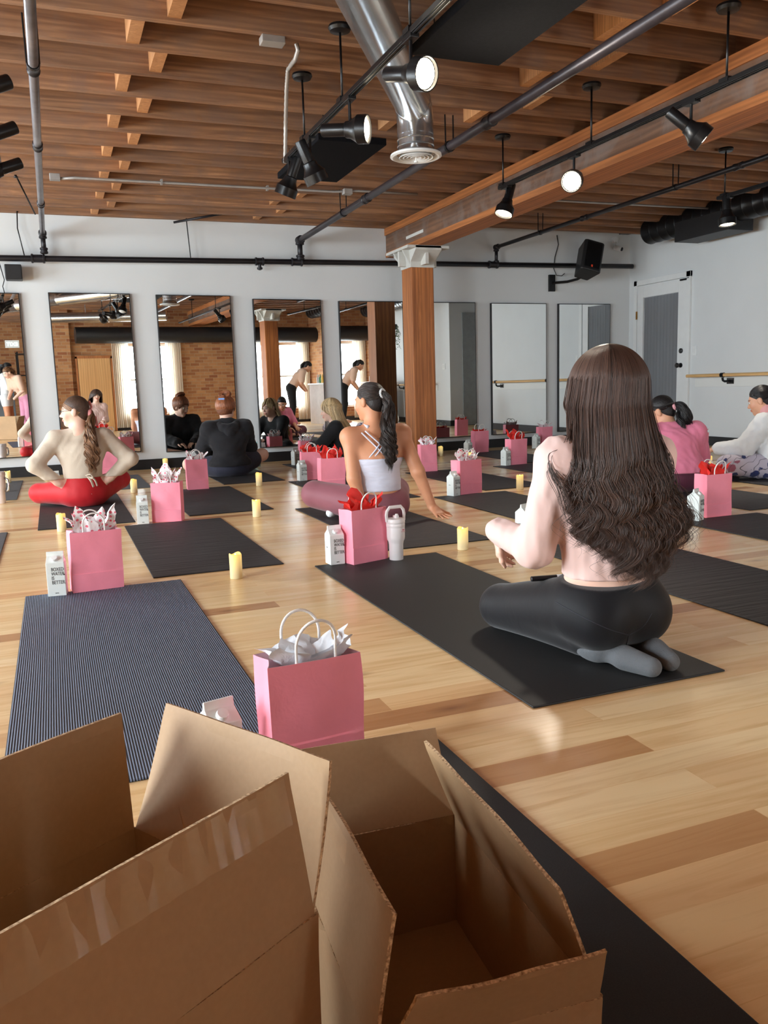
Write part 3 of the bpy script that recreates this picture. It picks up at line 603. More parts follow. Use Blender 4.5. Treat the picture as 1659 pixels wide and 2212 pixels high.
cart = [((127, 1290), -.12, 'white water carton left of the nearest hearts tissue bag'), ((311, 1132), -.1, 'white water carton left of the second hearts tissue bag'), ((122, 1063), .1, 'white water carton standing behind the red knee'),
 ((729, 1222), .05, 'white water carton left of the big red tissue bag and tumbler'), ((655, 1040), .1, 'white water carton beside the red tissue bag beyond the mauve knee'), ((641, 1006), .3, 'white water carton in shade by the blonde woman'),
 ((984, 1073), .35, 'white water carton left of the hearts bag beside the planted hand'), ((1014, 984), .3, 'white water carton left of the bag in front of the sixth mirror'), ((1096, 1007), .3, 'white water carton left of the red tissue bag near the mirrors'),
 ((1161, 970), .35, 'white water carton left of the farthest bag by the pink shoulder'), ((1510, 1127), .45, 'white water carton beside the bag behind the pink tee woman'), ((1140, 1166), .4, 'white water carton half hidden behind the pale pink sleeve'),
 ((487, 1640), .25, 'white water carton peeking over the cardboard flap beside the nearest bag')]
kp = make_carton()
for i, (p, rz, lab) in enumerate(cart):
    o = kp if i == 0 else copy_tree(kp); q = fl(*p) if i != 12 else np.array([.262, 1.60, 0]); onm = any(a-.03 < q[0] < b+.03 and c-.03 < q[1] < d+.03 for a, b, c, d, _, _ in mats)
    o.location = (q[0], q[1]+.03, MAT_H+.0003 if onm else .0002); o.rotation_euler = (0, 0, rz); tag(o, lab, 'carton', 'white water cartons')
# ------------------------------------------------------------------ gift bags
def bagmat(name, c, rough=.55):
    t = NT(name); mp = t.coord(); n1 = t.noise(mp, 14, 4, .6, .4); s = t.coord('Object', (260, 260, 2)); n2 = t.noise(s, 1, 1)
    a = lin(c); r = t.ramp(n1, 'Fac', [(.3, tuple(x*.95 for x in a[:3])+(1,)), (.7, a)]); t.col((r, 'Color')); t.set(Roughness=rough); t.bump((n1, 'Fac'), .35, .006); return t.m
M['bag'] = bagmat('pink_paper', (253, 150, 170)); M['bag_in'] = bagmat('pale_pink_paper', (244, 200, 210), .7); M['cord'] = plain('paper_cord', (238, 236, 234), .7, var=.04, sc=60, bump=.4, bsc=220)
def tissue_mat(name, base, hearts=False):
    t = NT(name); mp = t.coord(); n1 = t.noise(mp, 26, 4, .6, .5)
    if hearts:
        v = t.n('ShaderNodeTexVoronoi'); t.l(mp, 0, v, 'Vector'); v.inputs['Scale'].default_value = 62; v.inputs['Randomness'].default_value = .8
        k = t.ramp(v, 'Distance', [(.36, (1, 1, 1, 1)), (.42, (0, 0, 0, 1))]); sp = t.n('ShaderNodeSeparateColor'); t.l(v, 'Color', sp, 0); on = t.math('GREATER_THAN', (sp, 0), .35)
        hc = t.mix(lin((216, 52, 74)), lin((244, 140, 160)), (sp, 1)); t.col(t.mix(lin(base), hc, t.math('MULTIPLY', (k, 'Color'), on)))
    else: t.b.inputs['Base Color'].default_value = lin(base)
    t.set(Roughness=.6); t.bump((n1, 'Fac'), .6, .006); t.b.inputs['Subsurface Weight'].default_value = .0; return t.m
TM = {'hearts': tissue_mat('hearts_tissue', (246, 240, 242), True), 'red': tissue_mat('red_tissue', (236, 52, 44)), 'white': tissue_mat('white_tissue', (232, 236, 242)), 'blush': tissue_mat('blush_tissue', (244, 222, 226))}
def smooth_noise(x, y, z, s):
    return math.sin(x*s+y*s*.7+1.3)*math.sin(y*s*1.1-z*s*.6+.4)+.6*math.sin(z*s*.9+x*s*1.7+2.1)*math.sin(x*s*.4-y*s*1.9)
def make_bag(w, d, h, tissue, seed, spiky=1.0, hh=(.085, .085), parent=None):
    R = random.Random(seed); o = thing('gift_bag', '', 'gift bag'); a, b = w/2, d/2; m = MB(); nz = 14; hc = h*.30
    # outline, counter-clockwise seen from above: front, right gusset, back, left gusset
    ring = []
    N = 10
    for i in range(N): ring.append((-a+2*a*i/N, -b, 'f'))
    for i in range(6): t_ = i/6; ring.append((a, -b+2*b*t_, 's'))
    for i in range(N): ring.append((a-2*a*i/N, b, 'b'))
    for i in range(6): t_ = i/6; ring.append((-a, b-2*b*t_, 't'))
    n = len(ring)
    def lvl(z, inset):
        out = []
        for x, y, k in ring:
            q = z/h; xx, yy = x, y
            if k in 'st' and abs(y) < b-1e-6:
                g = .016*max(0, q-.30)/.7*(1-abs(y)/b); xx -= g if k == 's' else -g
            wob = .0022*smooth_noise(x*1.0+seed, y, z, 34)*min(1, q*4)
            bow = (.004*math.sin(PI*(x+a)/(2*a))*q) if k in 'fb' else 0
            yy += (wob-bow)*(1 if k == 'b' else 1) if k == 'f' else ((wob+bow) if k == 'b' else 0)
            if k in 'st': xx += wob
            L = math.hypot(xx, yy); xx -= inset*xx/max(L, 1e-6); yy -= inset*yy/max(L, 1e-6)
            lean = .006*math.sin(seed*1.7)*q
            if k == 'f': yy -= .0030*max(0, min(1, (hc+.0035-z)/.0035)) if z > hc-.0001 else .0030*(.55+.45*z/hc)
            out.append((xx+lean, yy, z))
        return out
    zs = sorted(set([0, hc-.0035, hc, hc+.0035]+[h*i/nz for i in range(1, nz+1)]))
    for z in zs: m.v += lvl(z, 0)
    for j in range(len(zs)-1):
        for i in range(n): m.f.append((j*n+i, j*n+(i+1) % n, (j+1)*n+(i+1) % n, (j+1)*n+i)); m.m.append(0)
    k0 = len(m.v); zi = zs[::-1]
    for z in zi: m.v += lvl(max(z, .0015), .0012)
    top = (len(zs)-1)*n
    for i in range(n): m.f.append((top+i, top+(i+1) % n, k0+(i+1) % n, k0+i)); m.m.append(1)
    for j in range(len(zi)-1):
        for i in range(n): m.f.append((k0+j*n+i, k0+j*n+(i+1) % n, k0+(j+1)*n+(i+1) % n, k0+(j+1)*n+i)); m.m.append(1)
    m.f.append(tuple(range(n-1, -1, -1))); m.m.append(0); e = k0+(len(zi)-1)*n; m.f.append(tuple(e+i for i in range(n))); m.m.append(1)
    m.build('paper_bag', [M['bag'], M['bag_in']], o, True, angle=38)
    for s, hh_ in ((-1, hh[0]), (1, hh[1])):
        y = s*(b-.005); hw = w*.21; pts = [(-hw, y, h-.05), (-hw, y, h)]
        for i in range(0, 19):
            q = PI*i/18; pts.append((-hw*math.cos(q)*(1+.12*math.sin(q)), y+s*.012*math.sin(q)+R.uniform(-.0004, .0004)-.004*math.sin(q), h+hh_*(.30+.70*math.sin(q)) if 0 < i < 18 else h+hh_*.25))
        pts += [(hw, y, h), (hw, y, h-.05)]
        MB().tube(pts, .0032, 8).build('handle', M['cord'], o, True)
    if tissue:
        for layer in range(2):
            nu, nv = 72, 10; m = MB(); P = 5 if layer == 0 else 4; ph = R.uniform(0, 6); hs = [R.uniform(.035, .085)*spiky for _ in range(P)]
            for i in range(nu):
                u = 2*PI*i/nu; k = ((u+ph)/(2*PI)*P) % P; ki = int(k); fr = k-ki; pk = max(0, 1-abs(fr-.5)*2.0)**1.15
                for j in range(nv+1):
                    v = j/nv; hgt = (.012+hs[ki]*pk*(1 if layer == 0 else .8))*v**.8
                    rad = (.25+.75*v)*(.86 if layer == 0 else .55)*(1+.30*pk*v*v)
                    x = rad*a*.96*math.copysign(abs(math.cos(u))**.6, math.cos(u)); y = rad*b*.9*math.copysign(abs(math.sin(u))**.6, math.sin(u))
                    z = h-.055*(1-v)**1.2+hgt-.008
                    q = .010*smooth_noise(x+seed, y+layer, z, 75)*(v+.15); m.v.append((x+q*.8, y-q*.8, z+.5*q))
                    if j < nv:
                        a0 = i*(nv+1)+j; b0 = ((i+1) % nu)*(nv+1)+j; m.f.append((a0, b0, b0+1, a0+1)); m.m.append(0)
            tq = m.build('tissue_paper', TM[tissue], o, True, angle=35)
    return o
G = 'pink paper gift bags'
bags = [  # front-left x, y, front-right x, y, tissue, spiky, label
 (.015, 3.53, .215, 3.55, 'hearts', 1.35, 'pink gift bag with hearts tissue at the end of the ribbed mat', 0),
 (.52, 5.31, .69, 5.25, 'hearts', 1.5, 'pink gift bag with hearts tissue by the end of the empty middle mat', 0),
 (.97, 6.87, 1.14, 6.86, 'hearts', .9, 'pink gift bag with hearts tissue in front of the hooded woman', 0),
 (.40, 8.62, .57, 8.63, 'blush', .8, 'pink gift bag by the wall half hidden by the beige sleeve', 0),
 (1.98, 7.02, 2.17, 6.99, 'red', .8, 'pink gift bag with red tissue between the mauve knee and the blonde woman', 0),
 (1.90, 6.20, 2.10, 6.20, 'red', 1.6, 'pink gift bag with tall red tissue peeking over the mauve thigh', 0),
 (2.37, 8.43, 2.53, 8.43, 'hearts', 1.1, 'shaded pink gift bag with hearts tissue in front of the blonde woman', 0),
 (1.20, 3.47, 1.39, 3.53, 'red', 1.1, 'pink gift bag with red tissue beside the white handled tumbler', 0),
 (3.10, 6.96, 3.25, 6.94, 'hearts', 1.2, 'pink gift bag with hearts tissue in front of the wooden post', 0),
 (2.67, 5.32, 2.87, 5.37, 'hearts', 1.1, 'pink gift bag with hearts tissue and a candle rising behind it', 0),
 (4.46, 8.50, 4.64, 8.51, 'red', .3, 'pink gift bag with low red tissue in front of the sixth mirror', 0),
 (4.05, 6.99, 4.24, 7.01, 'red', 1.3, 'pink gift bag with red tissue bulging to one side near the mirrors', 0),
 (5.41, 8.60, 5.58, 8.63, 'blush', .6, 'pink gift bag with blush tissue farthest along beside the pink shoulder', 0),
 (3.40, 3.68, 3.58, 3.68, 'red', 1.1, 'pink gift bag with red tissue behind the pink tee woman', 0),
 (.358, 1.57, .560, 1.585, 'white', .5, 'nearest and largest looking pink gift bag with white tissue behind the boxes', 0),
 (-.72, 7.65, -.535, 7.66, 'hearts', .7, 'pink gift bag cut off by the picture edge behind the white tumbler', 0),
 (5.80, 6.46, 5.98, 6.48, 'red', .5, 'pink gift bag seen reflected in the sixth mirror', 0)]
for i, (x0, y0, x1, y1, ti, sp, lab, _) in enumerate(bags):
    w = math.hypot(x1-x0, y1-y0); d = .10
    o = make_bag(w, d, .245, ti, i*3+1, sp, (.075, .075) if i != 14 else (.085, .080)); rz = math.atan2(y1-y0, x1-x0)
    cx, cyy = (x0+x1)/2-math.sin(rz)*d/2, (y0+y1)/2+math.cos(rz)*d/2
    onm = any(a-.05 < cx < b+.05 and c-.06 < cyy < e+.06 for a, b, c, e, _, _ in mats)
    o.location = (cx, cyy, MAT_H+.0003 if onm else .0003); o.rotation_euler = (0, 0, rz); tag(o, lab, 'gift bag', G)
# ------------------------------------------------------------------ tumblers, cups
M['enamel'] = plain('white_enamel', (236, 230, 230), .3, var=.02); M['band'] = plain('pink_band', (196, 120, 130), .4)
def tumbler(lab, loc, rz, tall, colr, sc=1.0):
    o = thing('tumbler', lab, 'tumbler', loc, rz)
    MB().lathe([(.030, 0), (.032, .003), (.033, .075), (.0355, .09), (.0405, .10), (.042, .112), (.0425, .17), (.0415, .174)], 32).build('tumbler_body', colr, o, True, angle=40)
    if not tall:
        MB().lathe([(.0432, .158), (.0434, .160), (.0434, .1695), (.0432, .171)], 32).build('band', M['enamel'], o, True)
        text('lettering', 'ICE FLOW ICE', .010, M['ink'], o, (-.030, -.0436+.012, .1605), sx=1.0); 
        text('lettering', 'STANLEY', .0065, M['band'], o, (.016, -.0428, .137), sx=.9, align='CENTER'); MB().box((.011, -.0430, .144), (.021, -.0416, .150)).build('emblem', M['band'], o)
        MB().lathe([(.0425, .174), (.044, .176), (.044, .190), (.041, .196), (.02, .200), (0, .200)], 32).build('lid', M['enamel'], o, True, angle=40)
        MB().lathe([(.008, 0), (.008, .018), (.006, .022), (0, .022)], 12, (.0, -.012, .197)).box((-.007, -.02, .2), (.007, .012, .211)).build('straw_flip', M['enamel'], o)
        MB().tube([(-.045, 0, .185), (-.047, 0, .215), (-.044, 0, .232), (-.030, 0, .249), (.030, 0, .249), (.044, 0, .232), (.047, 0, .215), (.045, 0, .185)], .0062, 8, flat=1.3).build('handle', M['enamel'], o, True, angle=40)
    else:
        MB().lathe([(.0425, .174), (.0445, .176), (.0445, .196), (.042, .2), (0, .2)], 32).build('lid', M['enamel'], o, True, angle=40)
        MB().tube([(.03, -.03, .16), (.044, -.045, .15), (.047, -.05, .12), (.044, -.045, .085), (.028, -.028, .075)], .006, 8, flat=1.4).build('handle', M['steel'], o, True)
    return o
q = fl(862, 1213); tumbler('white tumbler with raised carry handle beside the big red tissue bag', (q[0], q[1]+.03, .0003), .15, False, M['enamel'])
q = fl(2, 1087); o = tumbler('white tumbler with side handle cut off by the picture edge', (q[0], q[1], .0003), .3, True, M['enamel']); o.scale = (1.15, 1.15, 1.2)
M['teal'] = plain('teal_plastic', (150, 214, 214), .25); q = fl(552, 1006)
o = thing('straw_cup', 'pale teal cup with straw behind the hooded woman\'s knee', 'cup', (1.93, 8.52, .0065)); MB().lathe([(.03, 0), (.042, .13), (.044, .135), (.044, .145), (.02, .155), (0, .155)], 24).build('cup_body', M['teal'], o, True, angle=40); MB().tube([(0, 0, .15), (.008, 0, .26)], .004, 8).build('straw', M['teal'], o, True)
q = fl(1527, 1000); o = thing('drinking_glass', 'small clear glass beside the white cuffed hand', 'glass', (q[0]+.10, q[1]+.35, .0003)); MB().lathe([(.026, 0), (.032, .10), (.030, .10), (.024, .004), (0, .004)], 20).build('glass_body', M['glass'], o, True)
# ------------------------------------------------------------------ cardboard boxes
def cardmat(name, c, inner=False):
    t = NT(name); mp = t.coord(); n1 = t.noise(mp, 5, 5, .6, .3); s = t.coord('Object', (3, 3, 170)); n2 = t.noise(s, 1, 1); n3 = t.noise(mp, 160, 2)
    a = lin(c); r = t.ramp(n1, 'Fac', [(.3, tuple(x*.90 for x in a[:3])+(1,)), (.7, tuple(min(1, x*1.05) for x in a[:3])+(1,))]); cc = t.mix((r, 'Color'), (.75, .70, .62, 1), t.math('MULTIPLY', (n3, 'Fac'), .5), 'MULTIPLY')
    t.col(cc); t.set(Roughness=.62); t.b.inputs['Specular IOR Level'].default_value = .35; t.bump((n1, 'Fac'), .10, .01); return t.m
M['card'] = cardmat('kraft_board', (178, 146, 110)); 
t = NT('corrugated_edge'); mp = t.coord(); n = t.noise(mp, 260, 2); r = t.ramp(n, 'Fac', [(.35, lin((140, 108, 76))), (.65, lin((226, 196, 156)))]); t.col((r, 'Color')); t.set(Roughness=.8); M['card_edge'] = t.m
M['tape'] = trans('packing_tape', (1, 1, 1, 1), .10, .16, 'glass')
def panel(name, c, parent, th=.004, n=(10, 8), bend=0, seed=0):
    # quad c: hinge-a, hinge-b, tip-b, tip-a (3d points), thickened symmetrically, gently warped
    c = [np.array(p, float) for p in c]; nrm = np.cross(c[1]-c[0], c[3]-c[0]); nrm /= np.linalg.norm(nrm); m = MB(); nu, nv = n
    for s in (-.5, .5):
        for j in range(nv+1):
            for i in range(nu+1):
                u, v = i/nu, j/nv; p = (c[0]*(1-u)+c[1]*u)*(1-v)+(c[3]*(1-u)+c[2]*u)*v
                wv = bend*v*v+.0016*math.sin(u*5+seed)*math.sin(v*4+seed*2)*v+(.0012*math.sin(u*90+seed) if v > .99 else 0)
                m.v.append(tuple(p+nrm*(s*th+wv)))
    K = (nu+1)*(nv+1); ix = lambda i, j: j*(nu+1)+i
    for j in range(nv):
        for i in range(nu):
            m.f.append((ix(i, j), ix(i, j+1), ix(i+1, j+1), ix(i+1, j))); m.m.append(0)
            m.f.append((K+ix(i, j), K+ix(i+1, j), K+ix(i+1, j+1), K+ix(i, j+1))); m.m.append(0)
    for i in range(nu):
        for j in (0, nv): q = (ix(i, j), ix(i+1, j), K+ix(i+1, j), K+ix(i, j)); m.f.append(q if j == 0 else q[::-1]); m.m.append(1)
    for j in range(nv):
        for i in (0, nu): q = (ix(i, j), K+ix(i, j), K+ix(i, j+1), ix(i, j+1)); m.f.append(q if i == 0 else q[::-1]); m.m.append(1)
    return m.build(name, [M['card'], M['card_edge']], parent)
def carton_box(lab, nr, fr, wd, h, flaps, loc_z, cham=None):
    # nr, fr: near right / far right corner on the ground plan; wd = width to the left
    nr, fr = np.array([*nr, 0.]), np.array([*fr, 0.]); u = (fr-nr)/np.linalg.norm(fr-nr); v = np.array([u[1], -u[0], 0]); Z = np.array([0, 0, 1.])
    nl, fl_ = nr-v*wd, fr-v*wd; c = (nr+fr+nl+fl_)/4
    o = thing('cardboard_box', lab, 'cardboard box', (c[0], c[1], loc_z)); A = {k: p-c for k, p in dict(nr=nr, fr=fr, nl=nl, fl=fl_).items()}; top = Z*h
    for k, (a, b) in enumerate((('nl', 'nr'), ('nr', 'fr'), ('fr', 'fl'), ('fl', 'nl'))): panel('box_wall', (A[a], A[b], A[b]+top, A[a]+top), o, seed=k)
    panel('box_bottom', (A['nl']+Z*.004, A['nr']+Z*.004, A['fr']+Z*.004, A['fl']+Z*.004), o)
    out = {'front': ('nl', 'nr', -u), 'right': ('nr', 'fr', v), 'far': ('fr', 'fl', u), 'left': ('fl', 'nl', -v)}
    res = {}
    for k, (a, b, dr) in out.items():
        L, t0, t1, c0, c1, bend = flaps[k]; ax = A[b]-A[a]; ax = ax/np.linalg.norm(ax)
        tip = lambda P, t_, s, cc: P+top+L*(math.cos(math.radians(t_))*Z+math.sin(math.radians(t_))*dr)+ax*s*cc
        res[k] = panel('box_flap', (A[a]+top+ax*.003, A[b]+top-ax*.003, tip(A[b], t1, -1, c1), tip(A[a], t0, 1, c0)), o, bend=bend, seed=len(k), n=(16, 10)); res[k+'p'] = (A[a]+top, A[b]+top, tip(A[b], t1, -1, c1), tip(A[a], t0, 1, c0))
    return o, res
b1, r1 = carton_box('open cardboard box with flaps up nearest the picture corner', (.195, .715), (.049, .954), .46, .294, dict(front=(.14, -10, -10, .004, .004, .0), right=(.145, 16, 26, .0, .0, -.006), far=(.14, 2, 2, .004, .004, 0), left=(.14, 40, 40, .004, .004, 0)), .0065)
b2, r2 = carton_box('open empty cardboard box on the black mat, its dark inside showing', (.468, .636), (.495, 1.022), .238, .174, dict(front=(.068, 16, 16, .035, .006, 0), right=(.13, -20, -22, .008, .004, .004), far=(.125, 20, 20, .012, .010, 0), left=(.135, -7, -9, .02, .012, -.004)), .0065)
def on_flap(P, u, v): return (P[0]*(1-u)+P[1]*u)*(1-v)+(P[3]*(1-u)+P[2]*u)*v
P = r1['rightp']; nf = np.cross(P[1]-P[0], P[3]-P[0]); nf /= np.linalg.norm(nf)
for path in (((.62, .98), (.56, .70), (.50, .52), (.47, .30), (.52, .12)), ((.86, .60), (.80, .36), (.70, .12))):
    MB().tube([on_flap(P, u, v)-nf*(.0021+.006*v*v*-1 if False else .0021)*1.0+nf*(-.006*v*v)*0 for u, v in path], .0011, 6, flat=.6).build('crease', M['card'], r1['right'])
def tape(p, q, r, s, parent): mesh_obj('packing_tape', [p, q, r, s], [(0, 1, 2, 3)], M['tape'], parent)
P = r2['leftp']; o_ = np.array([-.0035, 0, .0005]); e = lambda a, b, t_: P[a]*(1-t_)+P[b]*t_
def onL(u, v): return (P[0]*(1-u)+P[1]*u)*(1-v)+(P[3]*(1-u)+P[2]*u)*v
tape(onL(.0, .80)+o_, onL(.62, .80)+o_, onL(.62, 1.0)+o_, onL(.0, 1.0)+o_, r2['left'])
P2 = r2['rightp']; tape(*[((P2[0]*(1-u)+P2[1]*u)*(1-v)+(P2[3]*(1-u)+P2[2]*u)*v)+np.array([.0035, 0, .002]) for u, v in ((0.2, .8), (1, .8), (1, 1.01), (.2, 1.01))], r2['right'])

P3 = r1['frontp']; n3 = np.cross(P3[1]-P3[0], P3[3]-P3[0]); n3 /= np.linalg.norm(n3)
m = MB()
for i in range(41):
    u = .18+.80*i/40
    for v in (.66, .985): m.v.append(tuple(on_flap(P3, u, v)+n3*(.0032+.0010*math.sin(i*1.9))*(-1 if np.dot(n3, np.array([.5, -.85, 0])) < 0 else 1)))
    if i: m.f.append((2*i-2, 2*i, 2*i+1, 2*i-1)); m.m.append(0)
m.build('packing_tape', M['tape'], r1['front'])
# ------------------------------------------------------------------ people: smooth blended bodies
class Field:
    def __init__(s): s.p = []; s.cuts = []; s.subs = []
    def rc(s, a, b, ra, rb, k=.02, flat=None): s.p.append(('rc', np.array(a, float), np.array(b, float), ra, rb, k, flat)); return s
    def chain(s, pts, rs, k=.02, flat=None):
        for i in range(len(pts)-1): s.rc(pts[i], pts[i+1], rs[i], rs[i+1], k, flat)
        return s
    def el(s, c, r, R=None, k=.02): s.p.append(('el', np.array(c, float), np.array(r, float), np.eye(3) if R is None else np.array(R), 0, k, None)); return s
    def sub(s, c, r, R=None, k=.01): s.subs.append(('el', np.array(c, float), np.array(r, float), np.eye(3) if R is None else np.array(R), 0, k, None)); return s
    def cut(s, n, d): s.cuts.append((np.array(n, float), d)); return s
    def grow(s, g):
        q = []
        for t, a, b, x, y, k, f in s.p: q.append((t, a, b, x+g, y+g, k, f) if t == 'rc' else (t, a, b+g, x, y, k, f))
        s.p = q; return s
    @staticmethod
    def ev(pr, P):
        t, a, b, ra, rb, k, fl_ = pr
        if t == 'rc':
            Q = P-a
            if fl_ is not None:
                ax = np.array(fl_[0], float); ax /= np.linalg.norm(ax); Q = Q+(Q@ax)[..., None]*ax*(1/fl_[1]-1)
            d = b-a
            if fl_ is not None: d = d+ax*np.dot(d, ax)*(1/fl_[1]-1)
            h = np.clip((Q@d)/max(d@d, 1e-12), 0, 1); D = np.linalg.norm(Q-h[..., None]*d, axis=-1)-(ra+(rb-ra)*h)
            return D*(min(1, fl_[1]) if fl_ is not None else 1)
        Q = (P-a)@ra; k0 = np.linalg.norm(Q/b, axis=-1); k1 = np.linalg.norm(Q/b**2, axis=-1)+1e-9
        return k0*(k0-1)/k1
    def bb(s, pr):
        t, a, b, ra, rb, k, f = pr
        if t == 'rc': r = max(ra, rb)*(max(1, f[1]) if f else 1); return np.minimum(a, b)-r, np.maximum(a, b)+r
        r = max(b); return a-r, a+r
    def mesh(s, h, disp=None):
        lo = np.min([s.bb(p)[0] for p in s.p], axis=0)-3*h; hi = np.max([s.bb(p)[1] for p in s.p], axis=0)+3*h
        n = np.ceil((hi-lo)/h).astype(int)+1; G = np.full(n, .5, np.float32); ax = [lo[i]+h*np.arange(n[i]) for i in range(3)]
        def region(pr, m):
            a, b = s.bb(pr); i0 = np.clip(np.floor((a-m-lo)/h).astype(int), 0, n-1); i1 = np.clip(np.ceil((b+m-lo)/h).astype(int)+1, 1, n)
            sl = tuple(slice(i0[i], i1[i]) for i in range(3)); P = np.stack(np.meshgrid(*[ax[i][sl[i]] for i in range(3)], indexing='ij'), -1); return sl, P
        for pr in s.p:
            k = pr[5]; sl, P = region(pr, k+3*h); d = s.ev(pr, P); g = G[sl]; q = np.clip(.5+.5*(g-d)/k, 0, 1); G[sl] = g*(1-q)+d*q-k*q*(1-q)
        for pr in s.subs:
            k = pr[5]; sl, P = region(pr, k+3*h); d = -s.ev(pr, P); g = G[sl]; q = np.clip(.5-.5*(g-d)/k, 0, 1); G[sl] = g*(1-q)+d*q+k*q*(1-q)
        if disp is not None or s.cuts:
            P = np.stack(np.meshgrid(*ax, indexing='ij'), -1)
            if disp is not None: G = G+disp(P)
            for nn, d in s.cuts: G = np.maximum(G, P@nn-d)
        G[0], G[-1] = .5, .5; G[:, 0], G[:, -1] = .5, .5; G[:, :, 0], G[:, :, -1] = .5, .5
        return nets(G, lo, h)
CO = np.array([(0, 0, 0), (1, 0, 0), (0, 1, 0), (1, 1, 0), (0, 0, 1), (1, 0, 1), (0, 1, 1), (1, 1, 1)])
ED = [(0, 1), (2, 3), (4, 5), (6, 7), (0, 2), (1, 3), (4, 6), (5, 7), (0, 4), (1, 5), (2, 6), (3, 7)]
def nets(G, lo, h):
    I = G < 0; c = np.array([s-1 for s in G.shape]); cnt = np.zeros(c, np.int8)
    for o in CO: cnt += I[o[0]:o[0]+c[0], o[1]:o[1]+c[1], o[2]:o[2]+c[2]]
    cells = np.argwhere((cnt > 0) & (cnt < 8)); vals = np.stack([G[cells[:, 0]+o[0], cells[:, 1]+o[1], cells[:, 2]+o[2]] for o in CO], 1)
    acc = np.zeros((len(cells), 3)); num = np.zeros(len(cells))
    for a, b in ED:
        va, vb = vals[:, a], vals[:, b]; x = (va < 0) != (vb < 0); t = np.where(x, va/np.where(x, va-vb, 1), 0)
        acc += np.where(x[:, None], CO[a]+(CO[b]-CO[a])*t[:, None], 0); num += x
    V = lo+h*(cells+acc/num[:, None]); idx = np.full(c, -1, np.int32); idx[cells[:, 0], cells[:, 1], cells[:, 2]] = np.arange(len(cells)); Fs = []
    for d in range(3):
        e = [0, 0, 0]; e[d] = 1; A = I[:G.shape[0]-e[0], :G.shape[1]-e[1], :G.shape[2]-e[2]]; B = I[e[0]:, e[1]:, e[2]:]
        u, v = [(1, 2), (2, 0), (0, 1)][d]
        for inside_first in (True, False):
            q = np.argwhere((A & ~B) if inside_first else (~A & B)); q = q[(q[:, u] > 0) & (q[:, v] > 0) & (q[:, u] < c[u]) & (q[:, v] < c[v]) & (q[:, d] < c[d])]
            if not len(q): continue
            def at(du, dv): w = q.copy(); w[:, u] -= du; w[:, v] -= dv; return idx[w[:, 0], w[:, 1], w[:, 2]]
            f = np.stack([at(1, 1), at(0, 1), at(0, 0), at(1, 0)], 1); Fs.append(f if inside_first else f[:, ::-1])
    return V, np.concatenate(Fs)
def np_mesh(name, V, Fc, mat, parent=None, smooth=True, colf=None, relax=2):
    me = bpy.data.meshes.new(name); me.vertices.add(len(V)); me.vertices.foreach_set('co', np.asarray(V, np.float32).ravel()); nf = len(Fc)
    me.loops.add(nf*4); me.loops.foreach_set('vertex_index', np.asarray(Fc, np.int32).ravel()); me.polygons.add(nf); me.polygons.foreach_set('loop_start', np.arange(0, nf*4, 4, dtype=np.int32))
    me.polygons.foreach_set('use_smooth', np.full(nf, smooth)); me.materials.append(mat); me.update(calc_edges=True); me.validate()
    if colf is not None:
        ca = me.color_attributes.new('tint', 'FLOAT_COLOR', 'POINT'); ca.data.foreach_set('color', np.asarray(colf(np.asarray(V)), np.float32).ravel())
    o = link(bpy.data.objects.new(name, me), parent)
    if relax: md = o.modifiers.new('relax', 'SMOOTH'); md.factor = .5; md.iterations = relax
    return o
def folds(amp, sc, seed=0, zlo=-9, zhi=9):
    r = np.random.default_rng(seed); K = r.normal(size=(5, 3))*sc; ph = r.uniform(0, 6, 5)
    def f(P):
        q = sum(np.sin(P@K[i]+ph[i]+1.5*np.sin(P@K[(i+1) % 5]*.5)) for i in range(5))/5
        return (amp*q*((P[..., 2] > zlo) & (P[..., 2] < zhi))).astype(np.float32)
    return f
# skin, cloth, hair materials
def skinmat(name, c):
    t = NT(name); mp = t.coord(); n1 = t.noise(mp, 22, 3); a = lin(c); r = t.ramp(n1, 'Fac', [(.3, tuple(x*.95 for x in a[:3])+(1,)), (.7, a)])
    at = t.n('ShaderNodeVertexColor', layer_name='tint'); t.col(t.mix((r, 'Color'), (at, 'Color'), 1.0, 'MULTIPLY')); t.set(Roughness=.5)
    t.b.inputs['Subsurface Weight'].default_value = .12; t.b.inputs['Subsurface Radius'].default_value = (.012, .005, .003); t.b.inputs['Specular IOR Level'].default_value = .4; return t.m
def cloth(name, c, bump=.25, sc=16, rough=.8, spec=.25, aniso=(1, 1, 1), pat=None):
    t = NT(name); mp = t.coord('Object', aniso); n1 = t.noise(mp, sc, 3, .5, .8); a = lin(c); n0 = t.noise(mp, 6, 3); r = t.ramp(n0, 'Fac', [(.3, tuple(x*.93 for x in a[:3])+(1,)), (.7, a)]); src = (r, 'Color')
    if pat: src = pat(t, mp, src)
    t.col(src); t.set(Roughness=rough); t.b.inputs['Specular IOR Level'].default_value = spec; t.b.inputs['Sheen Weight'].default_value = .15; t.b.inputs['Sheen Roughness'].default_value = .5
    if bump: t.bump((n1, 'Fac'), bump, .012)
    return t.m
